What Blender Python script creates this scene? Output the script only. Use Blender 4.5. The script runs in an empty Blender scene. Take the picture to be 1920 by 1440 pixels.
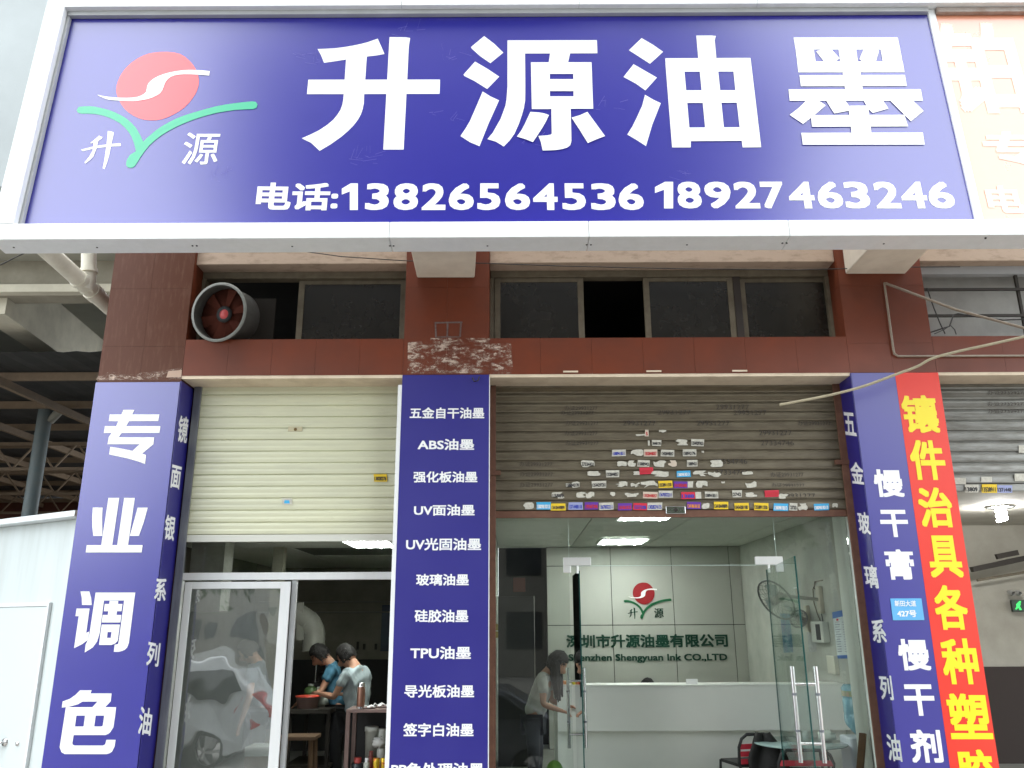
import bpy, bmesh, math, random
from mathutils import Vector, Matrix
random.seed(7)
R = math.radians
SC = bpy.context.scene
COL = SC.collection

# ---------------------------------------------------------------- camera, sky, sun, exposure
CAM = Vector((0.0, -7.8, 1.85))
F = 1552.0
PITCH, ROLL = 16.2, -0.27
cam_rot = Matrix.Rotation(R(90 + PITCH), 3, 'X') @ Matrix.Rotation(R(ROLL), 3, 'Z')
cd = bpy.data.cameras.new('camera')
cd.sensor_width = 36
cd.lens = F / 1920 * 36
cd.clip_start = .05
cd.clip_end = 500
cam = bpy.data.objects.new('camera', cd)
COL.objects.link(cam)
cam.matrix_world = Matrix.Translation(CAM) @ cam_rot.to_4x4()
SC.camera = cam

SUN_EL, SUN_AZ = 74, 215
wd = bpy.data.worlds.new('World')
SC.world = wd
wd.use_nodes = True
nt = wd.node_tree
nt.nodes.clear()
sky = nt.nodes.new('ShaderNodeTexSky')
sky.sky_type = 'NISHITA'
sky.sun_disc = False
sky.sun_elevation = R(SUN_EL)
sky.sun_rotation = R(SUN_AZ)
sky.dust_density = 4
tc = nt.nodes.new('ShaderNodeTexCoord')
nz = nt.nodes.new('ShaderNodeTexNoise')
nz.inputs['Scale'].default_value = 2.2
nz.inputs['Detail'].default_value = 6
mr = nt.nodes.new('ShaderNodeMapRange')
mr.inputs['From Min'].default_value = .3
mr.inputs['From Max'].default_value = .7
mr.inputs['To Min'].default_value = .7
mr.inputs['To Max'].default_value = 1
mx = nt.nodes.new('ShaderNodeMix')
mx.data_type = 'RGBA'
mx.inputs[7].default_value = (13.6, 14.3, 14.8, 1)
bg = nt.nodes.new('ShaderNodeBackground')
bg.inputs['Strength'].default_value = 0.13
wo = nt.nodes.new('ShaderNodeOutputWorld')
nt.links.new(tc.outputs['Generated'], nz.inputs['Vector'])
nt.links.new(nz.outputs['Fac'], mr.inputs['Value'])
nt.links.new(mr.outputs['Result'], mx.inputs[0])
nt.links.new(sky.outputs[0], mx.inputs[6])
nt.links.new(mx.outputs[2], bg.inputs['Color'])
nt.links.new(bg.outputs[0], wo.inputs[0])

sd = bpy.data.lights.new('sun', 'SUN')
sd.energy = .7
sd.angle = R(25)
sd.color = (1, .97, .92)
so = bpy.data.objects.new('sun', sd)
COL.objects.link(so)
sdir = Vector((math.sin(R(SUN_AZ)) * math.cos(R(SUN_EL)), math.cos(R(SUN_AZ)) * math.cos(R(SUN_EL)), math.sin(R(SUN_EL))))
so.rotation_euler = sdir.to_track_quat('Z', 'Y').to_euler()
so.location = (0, -20, 30)

SC.view_settings.view_transform = 'Standard'
SC.view_settings.look = 'None'
SC.view_settings.exposure = 1.3
SC.view_settings.gamma = 1
SC.view_settings.use_curve_mapping = False
SC.cycles.max_bounces = 8
SC.cycles.transparent_max_bounces = 16
SC.cycles.use_denoising = True
SC.cycles.sample_clamp_indirect = 6
SC.cycles.caustics_reflective = False
SC.cycles.caustics_refractive = False

# ---------------------------------------------------------------- measuring: a photo pixel (1920 px wide) to a point on a plane of the place
def ray(px, py):
    return cam_rot @ Vector(((px - 960) / F, -(py - 720) / F, -1))
def P(px, py, Y=0.0):
    d = ray(px, py)
    return CAM + d * ((Y - CAM.y) / d.y)
def PX(px, py, X):
    d = ray(px, py)
    return CAM + d * ((X - CAM.x) / d.x)
def PZ(px, py, Z):
    d = ray(px, py)
    return CAM + d * ((Z - CAM.z) / d.z)
def ZY(py, Y, px=960):
    return P(px, py, Y).z
def XY(px, py, Y):
    return P(px, py, Y).x

class Pl:
    """a plane in the place: origin, unit u (rightwards), v (upwards), n (outwards)"""
    def __init__(s, o, u, v):
        s.o, s.u, s.v = Vector(o), Vector(u).normalized(), Vector(v).normalized()
        s.n = s.u.cross(s.v)
    def hit(s, px, py):
        d = ray(px, py)
        p = CAM + d * ((s.o - CAM).dot(s.n) / d.dot(s.n)) - s.o
        return p.dot(s.u), p.dot(s.v)
    def at(s, a, b, d=0.0):
        return s.o + s.u * a + s.v * b + s.n * d

# ---------------------------------------------------------------- materials
MATS = {}
def mat(name, c, rough=.6, c2=None, scale=3.0, amt=.5, metal=0, bump=0, bscale=60, ior=1.5, streak=False, detail=5, thr=(.35, .7), spec=.5, coat=0, emit=None, estr=0, rvar=True):
    if name in MATS:
        return MATS[name]
    m = bpy.data.materials.new(name)
    m.use_nodes = True
    n, l = m.node_tree.nodes, m.node_tree.links
    b = n['Principled BSDF']
    b.inputs['Base Color'].default_value = (*c, 1)
    b.inputs['Roughness'].default_value = rough
    b.inputs['Metallic'].default_value = metal
    b.inputs['IOR'].default_value = ior
    b.inputs['Specular IOR Level'].default_value = spec
    b.inputs['Coat Weight'].default_value = coat
    b.inputs['Coat Roughness'].default_value = .1
    if emit:
        b.inputs['Emission Color'].default_value = (*emit, 1)
        b.inputs['Emission Strength'].default_value = estr
    g = n.new('ShaderNodeNewGeometry')
    src = g.outputs['Position']
    if streak:
        mp = n.new('ShaderNodeMapping')
        mp.inputs['Scale'].default_value = streak if isinstance(streak, tuple) else (4, 4, .35)
        l.new(src, mp.inputs[0])
        src = mp.outputs[0]
    if c2:
        t = n.new('ShaderNodeTexNoise')
        t.inputs['Scale'].default_value = scale
        t.inputs['Detail'].default_value = detail
        t.inputs['Roughness'].default_value = .62
        l.new(src, t.inputs['Vector'])
        r = n.new('ShaderNodeMapRange')
        r.inputs['From Min'].default_value, r.inputs['From Max'].default_value = thr
        r.inputs['To Max'].default_value = amt
        l.new(t.outputs['Fac'], r.inputs['Value'])
        x = n.new('ShaderNodeMix')
        x.data_type = 'RGBA'
        x.inputs[6].default_value = (*c, 1)
        x.inputs[7].default_value = (*c2, 1)
        l.new(r.outputs[0], x.inputs[0])
        l.new(x.outputs[2], b.inputs['Base Color'])
        if rvar:
            rr = n.new('ShaderNodeMapRange')
            rr.inputs['From Min'].default_value, rr.inputs['From Max'].default_value = .2, .8
            rr.inputs['To Min'].default_value, rr.inputs['To Max'].default_value = max(.03, rough - .06), min(1, rough + .1)
            l.new(t.outputs['Fac'], rr.inputs['Value'])
            l.new(rr.outputs[0], b.inputs['Roughness'])
    if bump:
        t2 = n.new('ShaderNodeTexNoise')
        t2.inputs['Scale'].default_value = bscale
        t2.inputs['Detail'].default_value = 4
        l.new(g.outputs['Position'], t2.inputs['Vector'])
        bp = n.new('ShaderNodeBump')
        bp.inputs['Strength'].default_value = bump
        bp.inputs['Distance'].default_value = .01
        l.new(t2.outputs['Fac'], bp.inputs['Height'])
        l.new(bp.outputs[0], b.inputs['Normal'])
    MATS[name] = m
    return m

def glass_mat(name, tint=(.93, .97, .95), ior=1.52, refl=1.9, rough=0.0, wav=0.0, wscale=2.0, milk=0.0, milkc=(.5, .5, .5)):
    m = bpy.data.materials.new(name)
    m.use_nodes = True
    n, l = m.node_tree.nodes, m.node_tree.links
    n.clear()
    o = n.new('ShaderNodeOutputMaterial')
    tr = n.new('ShaderNodeBsdfTransparent')
    tr.inputs[0].default_value = (*tint, 1)
    gl = n.new('ShaderNodeBsdfGlossy')
    gl.inputs['Roughness'].default_value = rough
    fr = n.new('ShaderNodeFresnel')
    fr.inputs[0].default_value = ior
    k = n.new('ShaderNodeMath')
    k.operation = 'MULTIPLY'
    k.inputs[1].default_value = refl
    k.use_clamp = True
    l.new(fr.outputs[0], k.inputs[0])
    mx = n.new('ShaderNodeMixShader')
    l.new(k.outputs[0], mx.inputs[0])
    last = tr.outputs[0]
    if milk:
        df = n.new('ShaderNodeBsdfDiffuse')
        df.inputs[0].default_value = (*milkc, 1)
        m2 = n.new('ShaderNodeMixShader')
        m2.inputs[0].default_value = milk
        l.new(tr.outputs[0], m2.inputs[1])
        l.new(df.outputs[0], m2.inputs[2])
        last = m2.outputs[0]
    l.new(last, mx.inputs[1])
    l.new(gl.outputs[0], mx.inputs[2])
    if wav:
        g = n.new('ShaderNodeNewGeometry')
        t = n.new('ShaderNodeTexNoise')
        t.inputs['Scale'].default_value = wscale
        t.inputs['Detail'].default_value = 1.5
        l.new(g.outputs['Position'], t.inputs['Vector'])
        bp = n.new('ShaderNodeBump')
        bp.inputs['Strength'].default_value = wav
        bp.inputs['Distance'].default_value = .05
        l.new(t.outputs['Fac'], bp.inputs['Height'])
        l.new(bp.outputs[0], gl.inputs['Normal'])
    l.new(mx.outputs[0], o.inputs[0])
    MATS[name] = m
    return m

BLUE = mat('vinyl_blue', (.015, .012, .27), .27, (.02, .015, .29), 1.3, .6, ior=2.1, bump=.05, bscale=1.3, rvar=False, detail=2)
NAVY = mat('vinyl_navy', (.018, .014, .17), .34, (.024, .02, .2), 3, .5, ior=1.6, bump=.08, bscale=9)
RED = mat('vinyl_red', (.75, .028, .012), .4, (.8, .05, .02), 2, .5, bump=.1, bscale=7)
REDS = mat('vinyl_red_glare', (.78, .27, .15), .3, (.8, .42, .24), 2, .5, ior=2.3)  # red mixed towards pale orange to imitate overexposed glare on the panel
WHITE = mat('vinyl_white', (.86, .86, .86), .35)
YEL = mat('vinyl_yellow', (.9, .72, .01), .4)
GRN = mat('vinyl_green', (.01, .42, .22), .35, ior=1.8)
LRED = mat('vinyl_logo_red', (.72, .03, .05), .35, ior=2.0)
PALE = mat('vinyl_pale', (.84, .76, .6), .35)
ALU = mat('white_aluminium', (.78, .79, .79), .4, (.6, .61, .6), 2.5, .3, streak=True)
ALUD = mat('grey_aluminium', (.42, .43, .44), .45, (.3, .3, .29), 3, .5)
TILE = mat('brown_tile', (.165, .034, .012), .42, (.10, .026, .012), 1.7, .8, ior=1.45, bump=.06, bscale=14)
TILEW = mat('brown_tile_worn', (.10, .037, .021), .42, (.26, .15, .11), 5, .3, ior=1.45, spec=.25, streak=(6, 6, 1.0), thr=(.5, .8), bump=.1, bscale=10)
JOINT = mat('tile_joint', (.09, .03, .02), .9)
CREAM = mat('cream_plaster', (.74, .62, .47), .85, (.4, .3, .2), 4, .5, bump=.2, bscale=20, thr=(.45, .75))
PINK = mat('pinkish_plaster', (.5, .38, .29), .85, (.22, .16, .11), 6, .7, streak=(1.2, 2, 3), bump=.25, bscale=25, thr=(.5, .8))
CONC = mat('grey_concrete', (.36, .33, .26), .9, (.24, .22, .17), 3, .8, bump=.3, bscale=15)
CONCP = mat('pale_concrete', (.66, .62, .5), .9, (.48, .45, .36), 3, .8, bump=.3, bscale=12)
PWALL = mat('pale_blue_wall', (.42, .46, .47), .8, (.36, .39, .4), 1.5, .6, bump=.1)
OLIVE = mat('window_frame_old', (.17, .145, .10), .6, (.1, .08, .05), 9, .7)
SHUTC = mat('shutter_cream', (.66, .66, .47), .3, (.5, .5, .38), 1.6, .5, streak=(1, 1, 6), ior=1.6, bump=.12, bscale=6)
SHUTG = mat('shutter_galvanised', (.165, .14, .095), .45, (.09, .072, .05), 5, .7, streak=(1, 3, 5), metal=.35, thr=(.4, .7))
SHUTS = mat('shutter_silver', (.24, .24, .22), .4, (.12, .11, .09), 5, .7, streak=(1, 3, 5), metal=.4, thr=(.4, .7))
RUST = mat('rusty_rail', (.12, .05, .03), .7, (.2, .1, .06), 12, .6)
GALV = mat('galvanised_rail', (.2, .21, .23), .42, (.1, .1, .12), 6, .6, metal=.5, streak=True)
STEEL = mat('polished_steel', (.72, .72, .72), .16, metal=1)
CHROME = mat('patch_fitting', (.8, .8, .78), .3, metal=.6)
BLACK = mat('black', (.012, .012, .012), .6)
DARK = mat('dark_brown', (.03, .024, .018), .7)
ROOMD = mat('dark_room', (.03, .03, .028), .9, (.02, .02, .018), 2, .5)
ROOML = mat('workshop_wall', (.24, .23, .18), .85, (.12, .11, .08), 1.6, .7, bump=.1)
ROOMG = mat('office_wall', (.64, .67, .6), .8, (.5, .53, .46), 1.2, .5, bump=.05)
PANEL = mat('wall_panel_grey', (.42, .43, .38), .55, (.36, .37, .33), 1, .4)
COUNT = mat('counter_laminate', (.8, .82, .76), .4, (.72, .74, .68), 1.5, .4)
CTILE = mat('ceiling_tile', (.66, .67, .62), .9, (.56, .57, .52), 3, .4)
FLOORM = mat('shop_floor', (.3, .3, .27), .4, (.22, .22, .2), 2, .5)
PVC = mat('white_pipe', (.72, .68, .57), .45, (.42, .4, .32), 5, .5)
DGREEN = mat('dark_green_letters', (.006, .05, .03), .4)
MAROON = mat('maroon_disc', (.3, .01, .015), .4)
FGREEN = mat('forest_green', (.01, .13, .05), .4)
SKIN = mat('skin', (.42, .22, .14), .55, (.36, .18, .11), 12, .3)
HAIR = mat('black_hair', (.009, .007, .006), .7, bump=.5, bscale=120)
ASPH = mat('asphalt', (.24, .23, .21), .9, (.18, .17, .16), 4, .6, bump=.4, bscale=80)
PAVE = mat('pavement', (.34, .32, .29), .85, (.26, .24, .22), 3, .5)
TYRE = mat('tyre', (.015, .015, .015), .8)
BARK = mat('bark', (.09, .065, .045), .9, (.05, .035, .025), 8, .7, bump=.6, bscale=20)
GLASS = glass_mat('clear_glass', (.955, .975, .96), refl=1.2)
GLASSW = glass_mat('door_glass', (.92, .95, .935), refl=4.5, wav=.3, wscale=1.4, milk=.15, milkc=(.5, .55, .51))
GLASSG = glass_mat('glass_leaf', (.92, .965, .95), refl=.35)
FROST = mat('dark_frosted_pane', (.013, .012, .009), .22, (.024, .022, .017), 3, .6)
GLASSL = glass_mat('glass_leaf_dark', (.86, .93, .9), refl=3.5)
EDGE = mat('glass_edge', (.01, .06, .055), .2)
TUBE = mat('lamp_tube', (.9, .9, .9), .5, emit=(.95, 1, .97), estr=16)
TUBE2 = mat('lamp_panel', (.9, .9, .9), .5, emit=(.9, 1, .93), estr=8)
BULB = mat('bulb_glow', (.9, .9, .9), .5, emit=(1, 1, 1), estr=150)

# ---------------------------------------------------------------- objects
def link(o):
    COL.objects.link(o)
    return o
def tag(o, label=None, cat=None, group=None, kind=None):
    if label: o['label'] = label
    if cat: o['category'] = cat
    if group: o['group'] = group
    if kind: o['kind'] = kind
    return o
def empty(name, loc, label, cat, group=None):
    o = link(bpy.data.objects.new(name, None))
    o.location = loc
    o.empty_display_size = .1
    return tag(o, label, cat, group)
def wloc(o):
    v = Vector((0, 0, 0))
    while o:
        v = v + o.location
        o = o.parent
    return v
class MB:
    def __init__(s):
        s.v, s.f, s.sm = [], [], []
    def add(s, vs, fs, smooth=False):
        k = len(s.v)
        s.v += [Vector(v) for v in vs]
        s.f += [[i + k for i in f] for f in fs]
        s.sm += [smooth] * len(fs)
        return s
    def box(s, x0, x1, y0, y1, z0, z1):
        return s.hexa([(x0, y0, z0), (x1, y0, z0), (x1, y1, z0), (x0, y1, z0), (x0, y0, z1), (x1, y0, z1), (x1, y1, z1), (x0, y1, z1)])
    def hexa(s, v):
        return s.add(v, [(0, 3, 2, 1), (4, 5, 6, 7), (0, 1, 5, 4), (1, 2, 6, 5), (2, 3, 7, 6), (3, 0, 4, 7)])
    def bar(s, p0, p1, w, h, up=(0, 0, 1)):
        p0, p1 = Vector(p0), Vector(p1)
        d = (p1 - p0).normalized()
        sd_ = d.cross(Vector(up))
        if sd_.length < 1e-4: sd_ = d.cross(Vector((1, 0, 0)))
        sd_.normalize()
        u = sd_.cross(d)
        a, b = sd_ * w / 2, u * h / 2
        return s.hexa([p0 - a - b, p0 + a - b, p1 + a - b, p1 - a - b, p0 - a + b, p0 + a + b, p1 + a + b, p1 - a + b])
    def tube(s, pts, r, n=10, cap=True):
        pts = [Vector(p) for p in pts]
        rs = r if isinstance(r, (list, tuple)) else [r] * len(pts)
        vs, fs = [], []
        ref = None
        for i, p in enumerate(pts):
            d = (pts[min(i + 1, len(pts) - 1)] - pts[max(i - 1, 0)])
            d.normalize()
            if ref is None:
                ref = d.cross(Vector((0, 0, 1)))
                if ref.length < .05: ref = d.cross(Vector((1, 0, 0)))
            a = (ref - d * ref.dot(d)).normalized()
            ref = a
            b = d.cross(a)
            for k in range(n):
                t = k / n * 2 * math.pi
                vs.append(p + (a * math.cos(t) + b * math.sin(t)) * rs[i])
        for i in range(len(pts) - 1):
            for k in range(n):
                fs.append((i * n + k, i * n + (k + 1) % n, (i + 1) * n + (k + 1) % n, (i + 1) * n + k))
        s.add(vs, fs, True)
        if cap:
            m = (len(pts) - 1) * n
            s.add(vs[:n], [tuple(range(n))[::-1]])
            s.add(vs[m:], [tuple(range(n))])
        return s
    def lathe(s, c, prof, n=20, axis=(0, 0, 1)):
        ax = Vector(axis).normalized()
        a = ax.cross(Vector((1, 0, 0)))
        if a.length < .1: a = ax.cross(Vector((0, 1, 0)))
        a.normalize()
        b = ax.cross(a)
        c = Vector(c)
        vs = [c + ax * h + (a * math.cos(k / n * 2 * math.pi) + b * math.sin(k / n * 2 * math.pi)) * r for r, h in prof for k in range(n)]
        fs = [(i * n + k, i * n + (k + 1) % n, (i + 1) * n + (k + 1) % n, (i + 1) * n + k) for i in range(len(prof) - 1) for k in range(n)]
        return s.add(vs, fs, True)
    def ball(s, c, r, n=14, m=9, fn=None):
        vs, fs = [], []
        r = r if isinstance(r, (tuple, list)) else (r, r, r)
        for j in range(m + 1):
            t = math.pi * j / m
            for k in range(n):
                a = 2 * math.pi * k / n
                p = Vector((math.sin(t) * math.cos(a), math.sin(t) * math.sin(a), math.cos(t)))
                q = Vector((p.x * r[0], p.y * r[1], p.z * r[2]))
                if fn: q = fn(p, q)
                vs.append(Vector(c) + q)
        for j in range(m):
            for k in range(n):
                fs.append((j * n + k, (j + 1) * n + k, (j + 1) * n + (k + 1) % n, j * n + (k + 1) % n))
        return s.add(vs, fs, True)
    def build(s, name, m, parent=None, label=None, bevel=0, origin=None, loose=False):
        off = wloc(parent) if parent else (Vector(origin) if origin is not None else Vector((0, 0, 0)))
        me = bpy.data.meshes.new(name)
        me.from_pydata([v - off for v in s.v], [], s.f)
        me.polygons.foreach_set('use_smooth', s.sm)
        me.materials.append(m)
        bm = bmesh.new()
        bm.from_mesh(me)
        bmesh.ops.remove_doubles(bm, verts=bm.verts, dist=1e-6) if loose else None
        bmesh.ops.recalc_face_normals(bm, faces=bm.faces)
        bm.to_mesh(me)
        bm.free()
        o = link(bpy.data.objects.new(name, me))
        if parent: o.parent = parent
        elif origin is not None: o.location = off
        if bevel:
            b = o.modifiers.new('bevel', 'BEVEL')
            b.width = bevel
            b.segments = 2
            b.limit_method = 'ANGLE'
        if label: o['label'] = label
        return o
def copy_tree(o, parent=None):
    c = o.copy()
    COL.objects.link(c)
    c.parent = parent
    for ch in list(o.children):
        copy_tree(ch, c)
    return c
def piece(src, loc, parent):
    c = bpy.data.objects.new(src.name.split('.')[0], src.data)
    for md in src.modifiers:
        b = c.modifiers.new(md.name, md.type)
        b.width, b.segments, b.limit_method = md.width, md.segments, md.limit_method
    COL.objects.link(c)
    c.parent = parent
    c.location = loc
    return c
def struct(name, mb, m, bevel=0):
    return tag(mb.build(name, m, bevel=bevel), kind='structure')

# flat print: polygons and lettering lying on a plane
def flat(name, pl, polys, m, parent, d=.002, step=.0004, fmap=None):
    vs, fs = [], []
    for i, po in enumerate(polys):
        k = len(vs)
        pts = [fmap(x, y) if fmap else pl.hit(x, y) for x, y in po]
        ar = sum(pts[j][0] * pts[(j + 1) % len(pts)][1] - pts[(j + 1) % len(pts)][0] * pts[j][1] for j in range(len(pts)))
        if ar < 0: pts = pts[::-1]
        vs += [pl.at(a, b, d + i * step) for a, b in pts]
        fs.append(list(range(k, k + len(pts))))
    off = wloc(parent)
    me = bpy.data.meshes.new(name)
    me.from_pydata([v - off for v in vs], [], fs)
    me.materials.append(m)
    o = link(bpy.data.objects.new(name, me))
    o.parent = parent
    return o
_glyph = {}
def glyph(s):
    if s not in _glyph:
        cu = bpy.data.curves.new('t', 'FONT')
        cu.body = s
        cu.resolution_u = 3
        o = link(bpy.data.objects.new('t', cu))
        me = bpy.data.meshes.new_from_object(o.evaluated_get(bpy.context.evaluated_depsgraph_get()))
        v = [(p.co.x, p.co.y) for p in me.vertices]
        x0, x1 = min(p[0] for p in v), max(p[0] for p in v)
        y0, y1 = min(p[1] for p in v), max(p[1] for p in v)
        _glyph[s] = ([((x - x0), (y - y0)) for x, y in v], [tuple(p.vertices) for p in me.polygons], x1 - x0, y1 - y0)
        bpy.data.objects.remove(o)
        bpy.data.meshes.remove(me)
        bpy.data.curves.remove(cu)
    return _glyph[s]
SQ = [(-1, -1), (0, -1), (1, -1), (1, 0), (1, 1), (0, 1), (-1, 1), (-1, 0), (-.5, -.5), (.5, .5), (0, 0)]
def text(pl, s, bl, br, top, m, parent, bold=.03, d=.002, name='lettering', ab=False):
    """lettering s fitted between plane points: bl, br = pixels of its lower corners, top = pixel height of its top"""
    v, f, w, h = glyph(s)
    if ab:
        (a0, b0), (a1, b1), t = bl, br, top
    else:
        a0, b0 = pl.hit(*bl)
        a1, b1 = pl.hit(*br)
        t = pl.hit((bl[0] + br[0]) / 2, top)[1]
    H = t - (b0 + b1) / 2
    W = a1 - a0
    e = bold
    sx, sy = W / (w + 2 * e), H / (h + 2 * e)
    vs, fs = [], []
    sh = SQ if bold > 0 else [(0, 0)]
    for i, (dx, dy) in enumerate(sh):
        k = len(vs)
        for x, y in v:
            q = (x + e + dx * e) * sx
            vs.append(pl.at(a0 + q, b0 + (b1 - b0) * q / W + (y + e + dy * e) * sy, d + i * .00012))
        fs += [[j + k for j in ff] for ff in f]
    off = wloc(parent)
    me = bpy.data.meshes.new(name)
    me.from_pydata([p - off for p in vs], [], fs)
    me.materials.append(m)
    o = link(bpy.data.objects.new(name, me))
    o.parent = parent
    return o
def zm(x0, y0, s, pts):
    return [(x0 + x / s, y0 + y / s) for x, y in pts]

# ================================================================ SETTING: ground and street
Z_ROAD = -.4
struct('road', MB().box(-70, 70, -60, -2.6, -1.2, Z_ROAD), ASPH)
struct('pavement', MB().box(-70, 70, -2.6, 14, -1.3, -.02), PAVE, .02)

# ---------------------------------------------------------------- key heights and breadths of the shop front (front face Y = 0)
ZB0 = ZY(702, 0)          # underside of the brown lintel beam
ZB1 = ZY(634, 0)          # its top
YS = .32                  # plane of the shutters
YG = .52                  # plane of the glass fronts
xl0, xl1 = P(183, 712).x, P(340, 712).x
xm0, xm1 = P(755, 705).x, P(917, 705).x
xr0, xrm, xr1 = P(1595, 702).x, P(1677, 701).x, P(1757, 700).x
ZT = 8.6
XR = 9.0
b = empty('shop_building', ((xl0 + xr1) / 2, .5, 0), 'shop building with brown tiled pillars and lintel behind the big blue signboard', 'building')
core = MB()
for a0, a1 in ((xl0, xl1), (xm0, xm1), (xr0, xr1)):
    core.box(a0 + .012, a1 - .012, .012, .60, -.1, ZT)
core.box(xl1 - .01, xm0 + .01, .014, .30, ZB0 + .006, ZB1 - .01)
core.box(xm1 - .01, xr0 + .01, .014, .30, ZB0 + .006, ZB1 - .01)
core.box(xr1 - .01, XR, .014, .30, ZB0 + .006, ZB1 - .01)
core.build('concrete_core', JOINT, b)
def tiles(x0, x1, z0, z1, nx, zs, m, y=0.0):
    """tiles with open joints on a face looking to the street"""
    w = (x1 - x0) / nx
    zz = [z0] + [z for z in zs if z0 + .02 < z < z1 - .02] + [z1]
    for j in range(len(zz) - 1):
        src = None
        for i in range(nx):
            h = zz[j + 1] - zz[j]
            if src is None:
                src = MB().box(0.0008, w - .0008, 0, .014, .0008, h - .0008).build('tile', m, b)
                src.location = Vector((x0 + i * w, y, zz[j])) - b.location
                src.data.transform(Matrix.Translation(b.location))
            else:
                o = link(bpy.data.objects.new('tile', src.data))
                o.parent = b
                o.location = Vector((x0 + i * w, y + random.uniform(-.0006, .0006), zz[j])) - b.location
def side_tiles(x, y0, y1, z0, z1, zs, m, s):
    zz = [z0] + [z for z in zs if z0 + .02 < z < z1 - .02] + [z1]
    for j in range(len(zz) - 1):
        xa, xb_ = (x - .012, x) if s > 0 else (x, x + .012)
        MB().box(xa, xb_, y0, y1, zz[j] + .001, zz[j + 1] - .001).build('tile', m, b)
zj = [ZB1 + k * .62 - .07 for k in range(0, 8)]
tiles(xl0, xl1, ZB0 - .06, ZT, 2, zj, TILEW)
tiles(xm0, xm1, ZB0, ZT, 2, zj, TILE)
tiles(xr0, xr1, ZB0, ZT, 2, zj, TILE)
side_tiles(xl1, .014, .6, ZB1, ZT, zj, TILE, 1)
side_tiles(xm0, .014, .6, ZB1, ZT, zj, TILE, -1)
side_tiles(xm1, .014, .6, ZB1, ZT, zj, TILE, 1)
side_tiles(xr0, .014, .6, ZB1, ZT, zj, TILE, -1)
side_tiles(xr1, .014, .6, ZB1, ZT, zj, TILE, 1)
tiles(xl1 + .001, xm0 - .001, ZB0, ZB1, 5, [], TILE)
tiles(xm1 + .001, xr0 - .001, ZB0, ZB1, 7, [], TILE)
tiles(xr1 + .001, XR, ZB0, ZB1, 7, [], TILE)
for a0, a1 in ((xl1, xm0), (xm1, xr0), (xr1, XR)):
    MB().box(a0 + .002, a1 - .002, .002, YS + .25, ZB0 - .03, ZB0 + .004).build('soffit', CREAM, b)
# pinkish band above the high windows, upper wall and the slab above the pavement
ZL = ZY(494, .06)
for a0, a1 in ((xl1, xm0), (xm1, xr0), (xr1, XR)):
    MB().box(a0 + .001, a1 - .001, .05, .40, ZL, ZL + .9).build('window_lintel', PINK, b, bevel=.006)
MB().box(-9, XR, .0, .3, ZT, 12).build('upper_wall', PWALL, b)
MB().box(-9.0, xl0 - .02, -.2, .1, 6.2, ZT).build('upper_wall', PWALL, b, label='pale blue grey wall beside the end of the signboard')
# cantilever beams carrying the signboard
def cantilever(pxw0, pxw1, pxf0, pxf1, yw, yf):
    zb = P(pxw0, yw, 0).z
    A, B = P(pxw0, yw, 0), P(pxw1, yw, 0)
    C, D = PZ(pxf0, yf, zb), PZ(pxf1, yf, zb)
    # carry the front ends on to just behind the signboard
    def ext(p, q):
        t = (-1.15 - p.y) / (q.y - p.y)
        return p + (q - p) * t
    C, D = ext(A, C), ext(B, D)
    h = Vector((0, 0, .75))
    MB().hexa([C, D, B, A, C + h, D + h, B + h, A + h]).build('cantilever_beam', mat('cream_concrete', (.78, .7, .58), .85, (.6, .52, .42), 4, .6, bump=.2, bscale=15), b, bevel=.012)
cantilever(782, 890, 770, 893, 521, 469)
cantilever(1585, 1697, 1630, 1743, 514, 465)
# party walls, floors and ceilings between the shops
struct('party_wall', MB().box(xm0 + .12, xm1 - .12, .6, 6.6, -.1, 3.3), ROOML)
struct('floor', MB().box(xl0, XR, YG - .3, 6.6, -.3, .0), FLOORM)

# ================================================================ SIGNBOARD
TILT = 4.2
YSG = -1.40
so_ = P(960, 418, YSG)
SG = Pl((0, YSG, so_.z), (1, 0, 0), (0, math.sin(R(TILT)), math.cos(R(TILT))))
PRJ = .10
SF = Pl(SG.at(0, 0, PRJ), SG.u, SG.v)
sx0 = SF.hit(47, 418)[0]; sxt = SG.hit(112, 28)[0]
sx0 = (sx0 + sxt) / 2
sx1 = SG.hit(1737, 26)[0]
zbF = SF.hit(900, 415)[1]           # top edge of the bottom rail (front)
zb0 = SF.hit(900, 445)[1]           # bottom edge of the bottom rail
ztF = SF.hit(900, 9)[1]             # lower edge of the top rail (front)
DEP = -.14
s = empty('shop_signboard', SG.at((sx0 + sx1) / 2, zb0, 0), 'long blue shop signboard with four huge white characters, red sun logo and phone numbers', 'signboard')
def sbox(a0, a1, b0, b1, d0, d1):
    return MB().hexa([SG.at(a0, b0, d1), SG.at(a1, b0, d1), SG.at(a1, b0, d0), SG.at(a0, b0, d0), SG.at(a0, b1, d1), SG.at(a1, b1, d1), SG.at(a1, b1, d0), SG.at(a0, b1, d0)])
FW = .175
sxe = sx1 + .04
sbox(sx0 - .01, sxe, zbF - .08, ztF + .1, -.03, -.006).build('backing_board', ALUD, s)
sbox(sx0, sxe - .035, zbF - .05, ztF + .05, -.004, 0).build('panel', BLUE, s)
js = [SF.hit(x, 430)[0] for x in (-1, 730, 1104, 1480)]
ed = [sx0 - FW] + js[1:] + [sxe]
for k in range(len(ed) - 1):
    sbox(ed[k] + .0015, ed[k + 1] - .0015, zb0, zbF, DEP, PRJ).build('bottom_rail', ALU, s, bevel=.006)
    sbox(ed[k] + .0015, ed[k + 1] - .0015, ztF, ztF + FW, DEP, PRJ).build('top_rail', ALU, s, bevel=.006)
sbox(sx0 - FW, sx0, zbF + .0015, ztF - .0015, DEP, PRJ + .002).build('end_rail', ALU, s, bevel=.006)
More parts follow.
